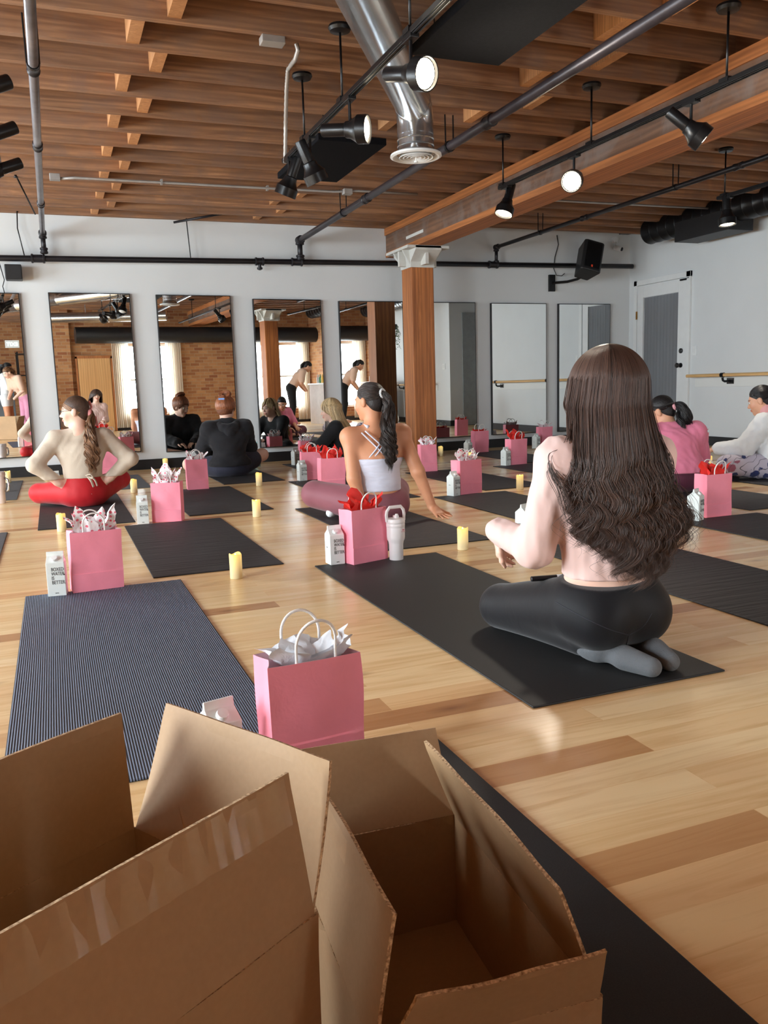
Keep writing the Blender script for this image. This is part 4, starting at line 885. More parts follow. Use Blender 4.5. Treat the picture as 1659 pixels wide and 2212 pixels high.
def hairmat(name, c, rough=.34, ch=None):
    m = bpy.data.materials.new(name); m.use_nodes = True; nt = m.node_tree; nt.nodes.clear(); o = nt.nodes.new('ShaderNodeOutputMaterial'); b = nt.nodes.new('ShaderNodeBsdfPrincipled'); hi = nt.nodes.new('ShaderNodeHairInfo')
    r = nt.nodes.new('ShaderNodeValToRGB'); a = lin(c); e = r.color_ramp.elements; e[0].color = tuple(x*.55 for x in a[:3])+(1,); e[1].color = tuple(min(1, x*1.5) for x in (lin(ch) if ch else a)[:3])+(1,)
    nt.links.new(hi.outputs['Random'], r.inputs[0]); nt.links.new(r.outputs[0], b.inputs['Base Color']); b.inputs['Roughness'].default_value = rough; b.inputs['Specular IOR Level'].default_value = .55; nt.links.new(b.outputs[0], o.inputs[0]); return m
def strands(name, curves, radius, mat, parent, tip=.35):
    # curves: array (n, m, 3)
    C = np.asarray(curves, np.float32); n, k = C.shape[:2]; hc = bpy.data.hair_curves.new(name); hc.add_curves([k]*n)
    hc.attributes['position'].data.foreach_set('vector', C.reshape(-1)) if 'position' in hc.attributes else None
    ra = hc.attributes.get('radius') or hc.attributes.new('radius', 'FLOAT', 'POINT'); t = np.linspace(0, 1, k); pr = radius*np.minimum(1, (1-t)*(1/tip)+.15); ra.data.foreach_set('value', np.tile(pr, n).astype(np.float32))
    hc.materials.append(mat); return link(bpy.data.objects.new(name, hc), parent)
def cr(pts, n):
    # smooth curve through points
    P = np.array(pts, float); P = np.vstack([2*P[0]-P[1], P, 2*P[-1]-P[-2]]); m = len(pts)-1; out = []
    for u in np.linspace(0, m-1e-6, n):
        i = int(u); t = u-i; a, b, c, d = P[i:i+4]; out.append(.5*((2*b)+(-a+c)*t+(2*a-5*b+4*c-d)*t*t+(-a+3*b-3*c+d)*t**3))
    return np.array(out)
HS = .92
class Head:
    def __init__(s, c, yaw=0, pitch=0, roll=0, sc=HS): s.c = np.array(c, float); s.R = rotz(yaw) @ rotx(pitch) @ roty(roll); s.s = sc
    def w(s, p): return s.c + s.R @ (np.array(p, float)*s.s)
    def add(s, f):
        S = s.s; E = lambda c, r, k=.012: f.el(s.w(c), np.array(r)*S, s.R, k)
        E((0, -.012, .028), (.073, .092, .088), .02); E((0, .030, -.020), (.058, .058, .082), .03); f.rc(s.w((0, .02, -.055)), s.w((0, .066, -.092)), .047*S, .022*S, .03)
        E((.030, .062, -.030), (.030, .026, .030), .02); E((-.030, .062, -.030), (.030, .026, .030), .02)
        f.rc(s.w((0, .086, .006)), s.w((0, .106, -.030)), .007*S, .011*S, .010); E((.010, .096, -.034), (.009, .010, .008), .006); E((-.010, .096, -.034), (.009, .010, .008), .006)
        E((0, .078, .022), (.046, .016, .012), .014); E((0, .089, -.058), (.024, .011, .0065), .006); E((0, .087, -.068), (.020, .011, .007), .006)
        for q in (-1, 1):
            f.sub(s.w((q*.031, .097, .004)), np.array((.017, .013, .010))*S, s.R, .008); E((q*.076, -.004, -.006), (.009, .019, .031), .006); E((q*.080, -.010, .004), (.006, .014, .018), .005)
        return s
    def neck(s, f, base, r0=.048, r1=.056): f.rc(s.w((0, -.022, -.05)), np.array(base, float), r0, r1, .03); return s
    def eyes(s, parent, dark=(50, 34, 26)):
        for q in (-1, 1):
            MB().lathe([(0, -.0115), (.006, -.0098), (.010, -.0058), (.0115, 0), (.010, .0058), (.0055, .0100), (0, .0115)], 14, s.w((q*.031, .0800, .004)), s.R @ np.array([0, 1, 0])).build('eye', M['eye'], parent, True)
            MB().lathe([(.0062, 0), (.0062, .0008), (0, .0010)], 12, s.w((q*.031, .0905, .003)), s.R @ np.array([0, 1, 0])).build('iris', M['iris'], parent)
    def tint(s, lips=(.86, .50, .48)):
        def f(V):
            Q = ((V-s.c) @ s.R)/s.s; out = np.ones((len(V), 4)); 
            def el(c, r): return np.clip(1.35-np.linalg.norm((Q-np.array(c))/np.array(r), axis=1), 0, .35)/.35
            w = np.maximum(el((0, .096, -.058), (.024, .02, .008)), el((0, .094, -.068), (.020, .02, .008))); out[:, :3] = out[:, :3]*(1-w[:, None])+np.array(lips)*w[:, None]
            for q in (-1, 1):
                w = el((q*.032, .09, .026), (.020, .03, .0052)); out[:, :3] = out[:, :3]*(1-.75*w[:, None])+np.array((.10, .07, .05))*.75*w[:, None]
                w = el((q*.031, .09, .0095), (.015, .02, .0030)); out[:, :3] = out[:, :3]*(1-.7*w[:, None])+np.array((.08, .05, .04))*.7*w[:, None]
                w = el((q*.044, .07, -.032), (.022, .03, .018)); out[:, :3] = out[:, :3]*(1-.25*w[:, None])+np.array((.95, .62, .58))*.25*w[:, None]
            return out
        return f
M['eye'] = plain('eye_white', (226, 220, 214), .2); M['iris'] = plain('eye_iris', (44, 30, 22), .15)
def hand(f, wrist, fdir, pn, side, curl=(.25, .35, .3), spread=.10, thumb=.7, s=.92, k=.006):
    # fdir: finger direction, pn: palm normal (toward palm), side: +1 thumb on fdir x pn side
    w = np.array(wrist, float); fd = np.array(fdir, float); fd /= np.linalg.norm(fd); pn = np.array(pn, float); pn -= fd*np.dot(pn, fd); pn /= np.linalg.norm(pn); lat = np.cross(fd, pn)*side
    def rot(v, a): c, q = math.cos(a), math.sin(a); return c*v+q*pn if True else v
    kn = []
    for i, (lx, fwd, L, r) in enumerate(((.027, .083, .066, .0078), (.009, .087, .074, .0080), (-.009, .083, .069, .0076), (-.026, .075, .054, .0068))):
        p = w+fd*fwd*s+lat*lx*s; kn.append(p); f.rc(w+fd*.012*s+lat*lx*.55*s, p, .0125*s, .0115*s, .014)
        a = 0; d0 = fd+lat*spread*(lx/.027)*1.0; d0 /= np.linalg.norm(d0); q = p
        for j, seg in enumerate((.46, .31, .23)):
            a += curl[j]; d = d0*math.cos(a)+pn*math.sin(a); q2 = q+d*L*seg*s; f.rc(q, q2, r*s*(1-.09*j), r*s*(.93-.10*j), k); q = q2
    t0 = w+fd*.022*s+lat*.022*s; t1 = t0+(fd*.55+lat*.75+pn*.25)*.038*s; t2 = t1+(fd*(.95)+lat*(1-thumb)+pn*.25)*.030*s; t3 = t2+(fd*1.0+lat*(.5-thumb)+pn*.35)*.024*s
    f.rc(t0, t1, .0135*s, .0105*s, .012); f.rc(t1, t2, .0100*s, .0085*s, k); f.rc(t2, t3, .0085*s, .0070*s, k)
    f.rc(w-fd*.02*s, w+fd*.03*s, .021*s, .022*s, .015, (pn, .72))
def ring_pts(n, rng, c=0, r=1):
    a = rng.uniform(0, 2*PI, n); q = r*np.sqrt(rng.uniform(0, 1, n)); return np.stack([q*np.cos(a), q*np.sin(a)], 1)
def scalp_hair(hd, parent, mat, n=1600, tie=(0, -.085, .045), thick=.010, front=.066, nape=-.07, seed=1, radius=.0011, volume=.0, capmat=None):
    # pulled-back hair: cap volume plus strands from hairline to the tie
    S = hd.s; f = Field(); f.el(hd.w((0, -.016, .033)), np.array((.077+volume, .097+volume, .091+volume))*S, hd.R, .02)
    f.el(hd.w((0, -.055, -.03)), np.array((.055, .045, .05))*S, hd.R, .03)
    f.sub(hd.w((0, .085, -.055)), np.array((.085, .088, .105))*S, hd.R, .012); f.sub(hd.w((0, .02, -.13)), np.array((.12, .10, .085))*S, hd.R, .012)
    for q in (-1, 1): f.sub(hd.w((q*.085, .012, -.022)), np.array((.022, .026, .032))*S, hd.R, .006)
    V, Fc = f.mesh(.0055); np_mesh('hair_cap', V, Fc, capmat or mat, parent)
    r = np.random.default_rng(seed); C = []; T = np.array(tie)/1.0
    for i in range(n):
        ph = r.uniform(-PI, PI); x = math.sin(ph); # angle round the hairline, 0 = forehead
        y0 = math.cos(ph); e = .067 if abs(ph) < 1.15 else (.012 if abs(ph) < 1.9 else -.060)
        if abs(ph) < 1.15: e = .072-.030*(abs(ph)/1.15)**2
        elif abs(ph) < 1.9: e = .042-.05*(abs(ph)-1.15)/.75
        else: e = -.008-.055*(abs(ph)-1.9)/1.24
        c0 = np.array([0, -.016, .033]); rad = np.array([.078+volume, .098+volume, .092+volume]); zz = np.clip((e-.033)/rad[2], -.95, .95); cz = math.sqrt(1-zz*zz); root = np.array([rad[0]*cz*x, rad[1]*cz*y0, rad[2]*zz])
        tt = T-c0; pts = []
        for u in np.linspace(0, 1, 12):
            q = root*(1-u)+tt*u; q2 = q/rad; L = np.linalg.norm(q2); tl = 1.0*(1-u)+max(1, np.linalg.norm(tt/rad))*u
            q = q*(tl/max(L, 1e-6)) if u < .93 else q
            q = q*(1+.022*math.sin(u*PI)*r.uniform(.2, 1.2)); pts.append(hd.w(c0+q))
        C.append(pts)
    return strands('scalp_hair', np.array(C), radius, mat, parent, .15)
def tail(hd_or_pts, parent, mat, pts, rad, n=500, seed=2, wave=.0, wl=.07, radius=.0010, flare=1.0, name='ponytail', k=30):
    r = np.random.default_rng(seed); G = cr(pts, k); t = np.linspace(0, 1, k); C = np.zeros((n, k, 3)); tang = np.gradient(G, axis=0); tang /= np.linalg.norm(tang, axis=1)[:, None]
    up = np.cross(tang, np.array([0.3, .2, 1.])); up /= np.linalg.norm(up, axis=1)[:, None]; vp = np.cross(tang, up)
    prof = np.interp(t, np.linspace(0, 1, len(rad)), rad)
    nl = max(6, n//28); ctr = ring_pts(nl, r); lph = r.uniform(0, 6, nl); lwl = wl*r.uniform(.8, 1.3, nl); lend = r.uniform(.72, 1.06, nl); tot = np.linalg.norm(np.diff(G, axis=0), axis=1).sum()
    for i in range(n):
        j = i % nl; o = ctr[j]*.85+ring_pts(1, r)[0]*.30; e = lend[j]*r.uniform(.9, 1.03); s = np.minimum(t*e, 1.0)
        gi = s*(k-1); i0 = np.minimum(gi.astype(int), k-2); fr = (gi-i0)[:, None]; ex = np.maximum(t*e-1, 0)[:, None]
        b = G[i0]*(1-fr)+G[i0+1]*fr+tang[-1]*ex*tot; u = up[i0]; v = vp[i0]; pr = np.interp(s, t, prof)*(1-.35*np.clip((t-.6)/.4, 0, 1)*(1-flare))
        w = wave*np.sin(2*PI*s*tot/lwl[j]+lph[j])*np.clip(s*2, 0, 1); w2 = wave*np.cos(2*PI*s*tot/lwl[j]+lph[j]*1.3)*np.clip(s*2, 0, 1)
        C[i] = b+u*(o[0]*pr+w)[:, None]+v*(o[1]*pr+w2)[:, None]
    return strands(name, C, radius, mat, parent, .3)
def torso_f(f, W, hip, waist, chest, sh, neckb, k=.05, bust=True, fw=None, wr=(.118, .108, .128)):
    # W: dict of frames not needed for small figures; builds pelvis to neck
    fx = np.array(sh[1])-np.array(sh[0]); fx /= np.linalg.norm(fx); upv = np.array(neckb, float)-np.array(hip, float); upv /= np.linalg.norm(upv); fy = np.cross(upv, fx); R = np.stack([fx, fy, upv], 1)
    f.el(hip, (wr[0]+.03, .105, .095), R, k); f.rc(hip, waist, .095, .088, k, (fx, 1.22)); f.rc(waist, chest, .088, .098, k, (fx, 1.28))
    c = np.array(chest, float); f.el(c, (wr[2]+.005, .098, .13), R, k)
    for i in (0, 1):
        s = np.array(sh[i], float); f.rc(np.array(neckb, float)-upv*.02, s, .045, .050, k*.8)
        if bust: f.el(c+fx*(.065 if i else -.065)+fy*.075-upv*.005, (.055, .045, .055), R, .03)
        f.rc(c+fx*(.10 if i else -.10)+upv*.03, s, .06, .052, k*.8)
    return R
# ------------------------------------------------------------------ the people
SK = {'fair': skinmat('fair_skin', (238, 198, 178)), 'tan': skinmat('tan_skin', (214, 152, 116)), 'warm': skinmat('warm_skin', (222, 168, 138))}
HM = {'brown': hairmat('brown_hair', (54, 39, 34), .42, (78, 57, 48)), 'dark': hairmat('dark_hair', (40, 32, 29), .42, (56, 45, 40)), 'black': hairmat('black_hair', (24, 22, 24), .35), 'chestnut': hairmat('chestnut_hair', (84, 62, 48), .4, (150, 112, 82)), 'auburn': hairmat('auburn_hair', (128, 76, 48), .4, (160, 100, 66)), 'blonde': hairmat('blonde_hair', (168, 140, 100), .4, (214, 190, 148))}
CM = {k: plain(k+'_scalp', c, .5, var=.3, sc=60, bump=.5, bsc=160) for k, c in dict(brown=(50, 34, 28), dark=(34, 28, 26), black=(20, 18, 20), chestnut=(76, 56, 44), auburn=(116, 70, 46), blonde=(150, 122, 86)).items()}
VX = .0058
def limb_arm(f, sh, el_, wr, r=(.046, .040, .039, .026), k=.02): f.rc(sh, el_, r[0], r[1], k).rc(el_, wr, r[2], r[3], k)
def limb_leg(f, hp, kn, an, r=(.088, .060, .054, .034), k=.03): f.rc(hp, kn, r[0], r[1], k).rc(kn, an, r[2], r[3], k)
def foot(f, an, toe, r=.030): 
    a, b = np.array(an, float), np.array(toe, float); f.rc(a, a+(b-a)*.15+np.array([0, 0, -.006]), r*.98, r*1.0, .02).rc(a+(b-a)*.1, b, r, r*.62, .02)
    f.rc(a+(b-a)*.6, b, r*1.0, r*.72, .02)
class Person:
    def __init__(s, label, loc, rz, J, skin, headkw, hands=(), arms=True, legs=True, feet=True, vx=None, floor=0.0, wr=(.118, .108, .128), bust=True):
        s.J = J = {k: np.array(v, float) for k, v in J.items()}; s.root = thing('person', label, 'person', loc, math.radians(rz)); s.vx = vx or VX; s.wr = wr; s.bust = bust; s.floor = floor; s.arms, s.legs = arms, legs
        f = Field(); s.R = s.torso(f); s.head = Head(J['head'], **headkw); s.head.add(f).neck(f, J['neck']+np.array([0, 0, -.01]))
        for q in 'LR':
            if arms: limb_arm(f, J['s'+q], J['e'+q], J['w'+q])
            if legs:
                limb_leg(f, J['h'+q], J['k'+q], J['a'+q])
                if feet: foot(f, J['a'+q], J['t'+q])
        for h in hands: hand(f, *h[0], **h[1])
        f.cut((0, 0, -1), -floor)
        V, Fc = f.mesh(s.vx); s.body = np_mesh('body', V, Fc, SK[skin], s.root, colf=s.head.tint(), relax=1); s.head.eyes(s.root)
    def torso(s, f): return torso_f(f, None, s.J['hip'], s.J['waist'], s.J['chest'], [s.J['sL'], s.J['sR']], s.J['neck'], wr=s.wr, bust=s.bust)
    def wear(s, name, mat, build, g=.008, cuts=(), disp=None, vx=None, relax=2):
        f = Field(); build(s, f); f.grow(g)
        for n, d in cuts: f.cut(n, d)
        f.cut((0, 0, -1), -s.floor); V, Fc = f.mesh(vx or s.vx*1.15, disp); return np_mesh(name, V, Fc, mat, s.root, relax=relax)
    def top(s, sleeve=1.0, puff=0.0, cuffs=True):
        def b(p, f):
            p.torso(f); J = p.J
            for q in 'LR':
                sh, e, w = J['s'+q], J['e'+q], J['w'+q]
                if sleeve <= .5: f.rc(sh, sh+(e-sh)*sleeve*2, .052+puff, .050+puff*1.6, .03)
                else: f.rc(sh, e, .048+puff, .043+puff, .025).rc(e, e+(w-e)*(sleeve-.5)*2, .042+puff, .030+puff*.6, .02)
        return b
    def pants(s, end=1.0, puff=0.0, wf=.30):
        def b(p, f):
            J = p.J; f.el(J['hip'], (p.wr[0]+.032, .108, .10), p.R, .05); f.rc(J['hip'], J['hip']+(J['waist']-J['hip'])*wf, .095, .0935, .05, (p.R[:, 0], 1.22))
            for q in 'LR': f.rc(J['h'+q], J['k'+q], .090+puff, .062+puff, .03); f.rc(J['k'+q], J['k'+q]+(J['a'+q]-J['k'+q])*end, .056+puff, .036+puff, .03)
        return b
def tau(q, deg):
    a = math.radians(deg); return (math.cos(a)*q[0]-math.sin(a)*q[1], math.sin(a)*q[0]+math.cos(a)*q[1], q[2])
FZ = MAT_H+.0005
C = {}
C['pink_knit'] = cloth('pale_pink_knit', (234, 202, 195), .35, 9); C['navy'] = cloth('black_navy_legging', (15, 16, 21), .12, 12, .6, .22); C['sock'] = cloth('grey_sock', (108, 112, 116), .3, 220, .95, .1)
C['cami'] = cloth('lilac_white_rib', (222, 224, 240), .3, 10, aniso=(1, 1, 5)); C['mauve'] = cloth('mauve_legging', (140, 84, 94), .15, 10, .6, .3); C['white'] = cloth('white_cotton', (232, 236, 238), .4, 9)
C['beige'] = cloth('beige_knit', (214, 200, 182), .4, 11); C['red'] = cloth('red_legging', (196, 28, 38), .15, 10, .6, .3); C['hood'] = cloth('black_fleece', (34, 34, 38), .5, 7); C['short'] = cloth('dark_pattern_short', (56, 58, 74), .3, 14)
C['black'] = cloth('black_jersey', (24, 24, 27), .4, 8); C['tee'] = cloth('pink_tee', (240, 140, 170), .45, 8); C['plum'] = cloth('plum_legging', (92, 40, 62), .15, 10, .6, .3)
def floral(t, mp, src):
    v = t.n('ShaderNodeTexVoronoi'); t.l(mp, 0, v, 'Vector'); v.inputs['Scale'].default_value = 13; n = t.noise(mp, 40, 3); d = t.math('ADD', (v, 'Distance'), t.math('MULTIPLY', (n, 'Fac'), .35)); k = t.ramp(d[0], 0, [(.62, (1, 1, 1, 1)), (.66, (0, 0, 0, 1))])
    sp = t.n('ShaderNodeSeparateColor'); t.l(v, 'Color', sp, 0); on = t.math('GREATER_THAN', (sp, 0), .35); hc = t.mix(lin((52, 62, 112)), lin((160, 96, 118)), t.math('GREATER_THAN', (sp, 1), .72)); c = t.mix(src, hc, t.math('MULTIPLY', (k, 'Color'), on))
    w = t.n('ShaderNodeTexWave', wave_type='RINGS'); t.l(mp, 0, w, 'Vector'); w.inputs['Scale'].default_value = 6; w.inputs['Distortion'].default_value = 14; ln = t.ramp(w, 'Fac', [(.975, (0, 0, 0, 1)), (.99, (1, 1, 1, 1))]); return t.mix(c, lin((40, 42, 62)), t.math('MULTIPLY', (ln, 'Color'), .8))
C['floral'] = cloth('floral_legging', (204, 198, 214), .15, 10, .7, .25, pat=floral)
# ---- kneeling woman with long brown hair (back to the camera)
TW = -11
J = dict(hip=(0, 0, .150), waist=tau((0, .01, .30), -10), chest=tau((0, .012, .43), TW), neck=tau((0, -.005, .62), TW), head=tau((0, .03, .775), TW), sL=tau((-.156, 0, .572), TW), sR=tau((.132, 0, .568), TW),
         eL=tau((-.215, .035, .325), TW), wL=(-.215, .235, .352), eR=tau((.13, .09, .33), TW), wR=(.10, .27, .33), hL=(-.088, .02, .145), hR=(.088, .02, .145), kL=(-.105, .385, .072), kR=(.105, .385, .072), aL=(-.085, -.015, .046), aR=(.085, -.015, .046), tL=(-.030, -.205, .026), tR=(.045, -.195, .026))
P1LOC = (1.445, 1.945, FZ)
hl = ((J['wL'], (.25, .30, -.55), (.65, -.62, -.1), 1), dict(curl=(.35, .5, .4), spread=.06, thumb=.5)); hr = ((J['wR'], (-.35, .55, -.25), (-.2, -.3, -.9), -1), dict(curl=(.35, .5, .4), spread=.06, thumb=.5))
p = Person('woman kneeling with very long wavy brown hair, pale pink top and black leggings', P1LOC, 5, J, 'fair', dict(yaw=math.radians(TW+4), pitch=-.05), (hl, hr), vx=.0052, wr=(.128, .112, .130))
p1 = p
def b1_(s, f):
    s.torso(f); J = s.J
    for q in 'LR': f.rc(J['s'+q], J['e'+q], .050, .047, .03).rc(J['e'+q], J['w'+q], .045, .033, .025)
p.wear('knit_top', C['pink_knit'], b1_, .007, [((.0, 0, -1), -.238)], folds(.004, 55, 3), .006)
def b2_(s, f):
    J = s.J; f.el((0, -.005, .155), (.150, .118, .105), None, .05)
    for q in (-1, 1): f.el((q*.070, -.045, .130), (.092, .090, .092), None, .04)
    f.rc((0, 0, .17), J['waist'], .100, .090, .05, (1, 0, 0, )[:3] and ((1, 0, 0), 1.28))
    for q in 'LR': f.rc(J['h'+q], J['k'+q], .093, .066, .03); f.rc(J['k'+q], J['k'+q]+(J['a'+q]-J['k'+q])*.93, .058, .036, .03)
p.wear('leggings', C['navy'], b2_, .004, [((-.06, -.10, 1), .236)], None, .006)
for q in 'LR':
    f = Field(); a, t_ = p.J['a'+q], p.J['t'+q]; k = p.J['k'+q]; f.rc(a+(k-a)*.16, a, .034, .034, .02); foot(f, a, t_, .033); f.el(a+np.array([0, -.045, .012]), (.030, .036, .026), None, .02); f.cut((0, 0, -1), -.0005); V, Fc = f.mesh(.005); np_mesh('sock', V, Fc, C['sock'], p.root)
# waistband seam and knee logo laid on the cloth
from mathutils.bvhtree import BVHTree
def caster(o):
    me = o.data; return BVHTree.FromPolygons([v.co for v in me.vertices], [tuple(q.vertices) for q in me.polygons])
lgo = [c_ for c_ in p.root.children if c_.name.startswith('leggings')][0]; bv = caster(lgo); A5 = rotz(math.radians(5))
def on_leg(px, py):
    d = Vector(A5.T @ ray(px, py)).normalized(); o_ = Vector(A5.T @ (np.array([0, 0, HC])-np.array(P1LOC))); h = bv.ray_cast(o_, d); return (h[0], h[1]) if h[0] is not None else None
def seam(pix, r=.0011):
    q = [on_leg(*a) for a in cr([np.array([x, y, 0.]) for x, y in pix], 26)[:, :2]]; q = [np.array(a[0]+a[1]*.0006) for a in q if a]
    if len(q) > 3: MB().tube(q, r, 6).build('seam', plain('seam_thread', (44, 46, 56), .7), p.root, True)
seam([(1200, 1300), (1250, 1328), (1310, 1357), (1358, 1372)]); seam([(1358, 1372), (1390, 1352), (1408, 1325)]); seam([(1358, 1372), (1352, 1395), (1345, 1415)])
h = on_leg(1077, 1362)
if h:
    n_ = np.array(h[1]); t_ = np.array([.15, -.45, .88]); t_ = t_-n_*np.dot(t_, n_); t_ /= np.linalg.norm(t_); b_ = np.cross(n_, t_); lg = text('leg_logo', 'alo', .030, M['white'], p.root, tuple(np.array(h[0])+n_*.0022), align='CENTER')
    lg.rotation_euler = Matrix([[t_[i], b_[i], n_[i]] for i in range(3)]).to_euler()
def long_hair(head, root, mat, loc_frame_deg, levels, nl, per, seed, radius, wave=.016, apex=(0, .03, .90), zc=.79, dome=(.098, .112, .112), zend=(.24, .36), wl=.105, amax=1.9, wz=.62, flare=0, k=44, name='long_hair'):
    r = np.random.default_rng(seed); lv = np.array(levels); a0 = math.radians(loc_frame_deg); ex = np.array([math.cos(a0), math.sin(a0), 0]); ey = np.array([-math.sin(a0), math.cos(a0), 0]); C = np.zeros((nl*per, k, 3)); n = 0
    for l in range(nl):
        al = r.uniform(-PI, PI) if l % 4 == 0 else r.uniform(-amax, amax); dl = math.sqrt(r.uniform(.45, 1)); ph = 2.2*al+r.normal()*.55; ph2 = ph+1.4+r.normal()*.3; wlen = wl*r.uniform(.92, 1.12); am = wave*r.uniform(.6, 1.3); ze = r.uniform(*zend)+.10*math.sin(min(abs(al), PI/2))**2; dw = r.uniform(-.3, .3)
        for i in range(per):
            da = r.normal()*.10; a = al+da; d = dl*(1+r.normal()*.03); th0 = r.uniform(.0, .35) if i % 2 else r.uniform(.02, 1.0); e = ze+r.uniform(-.012, .03); fly = r.normal()*(.002 if i % 19 else .010)
            zt = apex[2]; thE = 1.30; zq = zc+dome[2]*math.cos(thE); L1 = (thE-th0)*dome[2]; L2 = zq-e; S = np.linspace(0, L1+L2, k)
            for j, s in enumerate(S):
                t = s/(L1+L2)
                if s < L1:
                    th = th0+s/dome[2]; z = zc+dome[2]*math.cos(th); x = apex[0]+dome[0]*math.sin(a)*math.sin(th)*(.92+.08*d); y = apex[1]-dome[1]*math.cos(a)*math.sin(th); aa = a
                    y = apex[1]+(y-apex[1])*(.92+.08*d)
                else:
                    z = zq-(s-L1); u = min(1, (zq-z)/.12); lim = amax+(PI-amax)*max(0, 1-u*1.3); aa = max(-lim, min(lim, a-da*.72*t)); aa = aa*(1-.10*min(1, max(0, (zq-z)/.5)))
                    ax, ay, cyy, cx = [np.interp(-z, -lv[:, 0], lv[:, q]) for q in (1, 2, 3, 4)]; g_ = min(1, (zq-z)/.34); dd = .92+.08*d+(d*.30+.70-(.92+.08*d))*g_*g_*(3-2*g_)
                    tight = 1-.0*t; x = cx+ax*math.sin(aa)*dd; y = cyy-ay*math.cos(aa)*dd
                    w = am*min(1, max(0, (wz-z)/.22)); q = 2*PI*(zc-z)/wlen; x += w*math.sin(q+ph)+fly*t*t*3; y += .8*w*math.cos(q+ph2)-fly*t*t; z += .25*w*math.sin(q+ph2)
                    x += dw*.06*min(1, max(0, (wz-z)/.3)); x += flare*max(0, math.sin(aa)-.55)*math.exp(-((z-.38)/.06)**2)
                C[n, j] = ex*x+ey*y+np.array([0, 0, z])
            n += 1
    return strands(name, C, radius, mat, root, .30)
hx, hy = p.J['head'][0], p.J['head'][1]
def capv(hd, root, mat, rr=(.084, .098, .086)):
    f = Field(); f.el(hd.w((0, -.018, .030)), np.array(rr)*hd.s, hd.R, .02); f.sub(hd.w((0, .095, -.05)), np.array((.08, .09, .11))*hd.s, hd.R, .012); V, Fc = f.mesh(.006); np_mesh('hair_cap', V, Fc, mat, root)
capv(p.head, p.root, CM['brown'])
#            z     ax    ay    cy    cx
LV = [(.90, .107, .1176, .022, .008), (.797, .107, .1176, .022, .008), (.72, .114, .117, .010, -.004), (.66, .120, .106, -.02, -.010), (.58, .132, .080, -.062, -.012), (.50, .137, .070, -.075, -.010), (.42, .140, .066, -.082, -.004), (.34, .124, .060, -.085, .006), (.26, .090, .052, -.085, .008), (.18, .07, .05, -.085, .008)]
long_hair(p.head, p.root, HM['brown'], TW+2, LV, 200, 58, 5, .00072, .024, (.008, .022, .9), .765, (.111, .122, .124), (.225, .31), .115, 1.72, .60, .10)
# a few loose wisps over the left shoulder
r_ = np.random.default_rng(9); W_ = []
for i in range(36):
    s = r_.uniform(-1, 1); b = r_.normal(size=3)*.006; W_.append(cr(np.array([tau((-.12, -.02, .70), TW), tau((-.155+s*.015, -.04, .615), TW), tau((-.205+s*.01, -.045, .565-.02*s), TW), tau((-.185+s*.02, -.075, .50), TW), tau((-.165+s*.02, -.09, .43+.03*s), TW)])+b*np.linspace(.2, 1.6, 5)[:, None], 22))
strands('loose_wisp', np.array(W_), .0007, HM['brown'], p.root, .3)
# marker pen lying on her thigh
o = thing('marker_pen', 'black marker pen with pale cap lying on the kneeling woman\'s thigh', 'pen', (1.325, 2.08, .2195), math.radians(-12)); MB().lathe([(.006, -.05), (.008, -.048), (.008, .03), (.007, .032)], 14, ax=(1, 0, 0)).build('barrel', M['black'], o, True, angle=40); MB().lathe([(.0082, .03), (.0082, .048), (.006, .05)], 14, ax=(1, 0, 0)).build('pen_cap', M['capw'], o, True, angle=40)
# ---- woman in the white camisole
J = dict(hip=(0, 0, .085), waist=(.0, -.015, .225), chest=(-.01, -.01, .365), neck=(-.015, .0, .555), head=(-.030, .035, .700), sL=(-.165, -.005, .500), sR=(.150, -.01, .508), eL=(-.165, -.085, .262), wL=(-.115, -.095, .075), eR=(.215, -.115, .285), wR=(.300, -.115, .066),
         hL=(-.085, .02, .088), hR=(.085, .02, .088), kL=(-.345, .26, .140), kR=(.20, .36, .12), aL=(-.03, .33, .05), aR=(.05, .28, .05), tL=(-.20, .30, .035), tR=(-.12, .38, .035))
J['aL'] = np.array((-.16, .22, .05)); J['tL'] = np.array((-.275, .135, .035))
hr = ((J['wR'], (.30, -.80, -.42), (.05, .1, -1), 1), dict(curl=(-.10, -.12, -.05), spread=.42, thumb=.0)); hl = ((J['wL'], (-.35, -.62, -.32), (0, .1, -1), -1), dict(curl=(.2, .2, .1), spread=.2, thumb=.2))
p = Person('woman in a white camisole and mauve leggings leaning on one hand, dark wavy ponytail', (1.775, 4.63, FZ), -8, J, 'tan', dict(yaw=.72, pitch=-.12, roll=.05), (hr, hl), vx=.005, wr=(.122, .100, .118))
p.wear('camisole', C['cami'], lambda s, f: s.torso(f), .006, [((0, 0, 1), .372), ((0, 0, -1), -.175)], folds(.0018, 90, 4), .0055)
p.wear('leggings', C['mauve'], p.pants(1.0, .012), .008, (), None, .006)
f = Field(); foot(f, p.J['aL'], p.J['tL'], .033); f.rc(p.J['aL']+(p.J['kL']-p.J['aL'])*.12, p.J['aL'], .037, .036); f.cut((0, 0, -1), 0); V, Fc = f.mesh(.0055); np_mesh('sock', V, Fc, C['white'], p.root)
def strap(a, b, c): return MB().tube(cr([a, b, c], 12), .0045, 8)
for a, b, c in (((-.085, -.098, .368), (-.03, -.112, .43), (.06, -.075, .535)), ((-.06, -.104, .368), (-.01, -.114, .42), (.085, -.068, .53)), ((.07, -.104, .368), (.02, -.114, .43), (-.085, -.070, .535)), ((.045, -.106, .368), (.0, -.115, .41), (-.105, -.062, .525)), ((.085, -.10, .37), (.07, -.108, .42), (.075, -.07, .53))):
    strap(a, b, c).build('strap', C['cami'], p.root, True)
MB().tube(cr([(-.06, -.05, .555), (-.075, .0, .565), (-.05, .05, .55)], 10), .010, 8).build('strap', C['cami'], p.root, True)
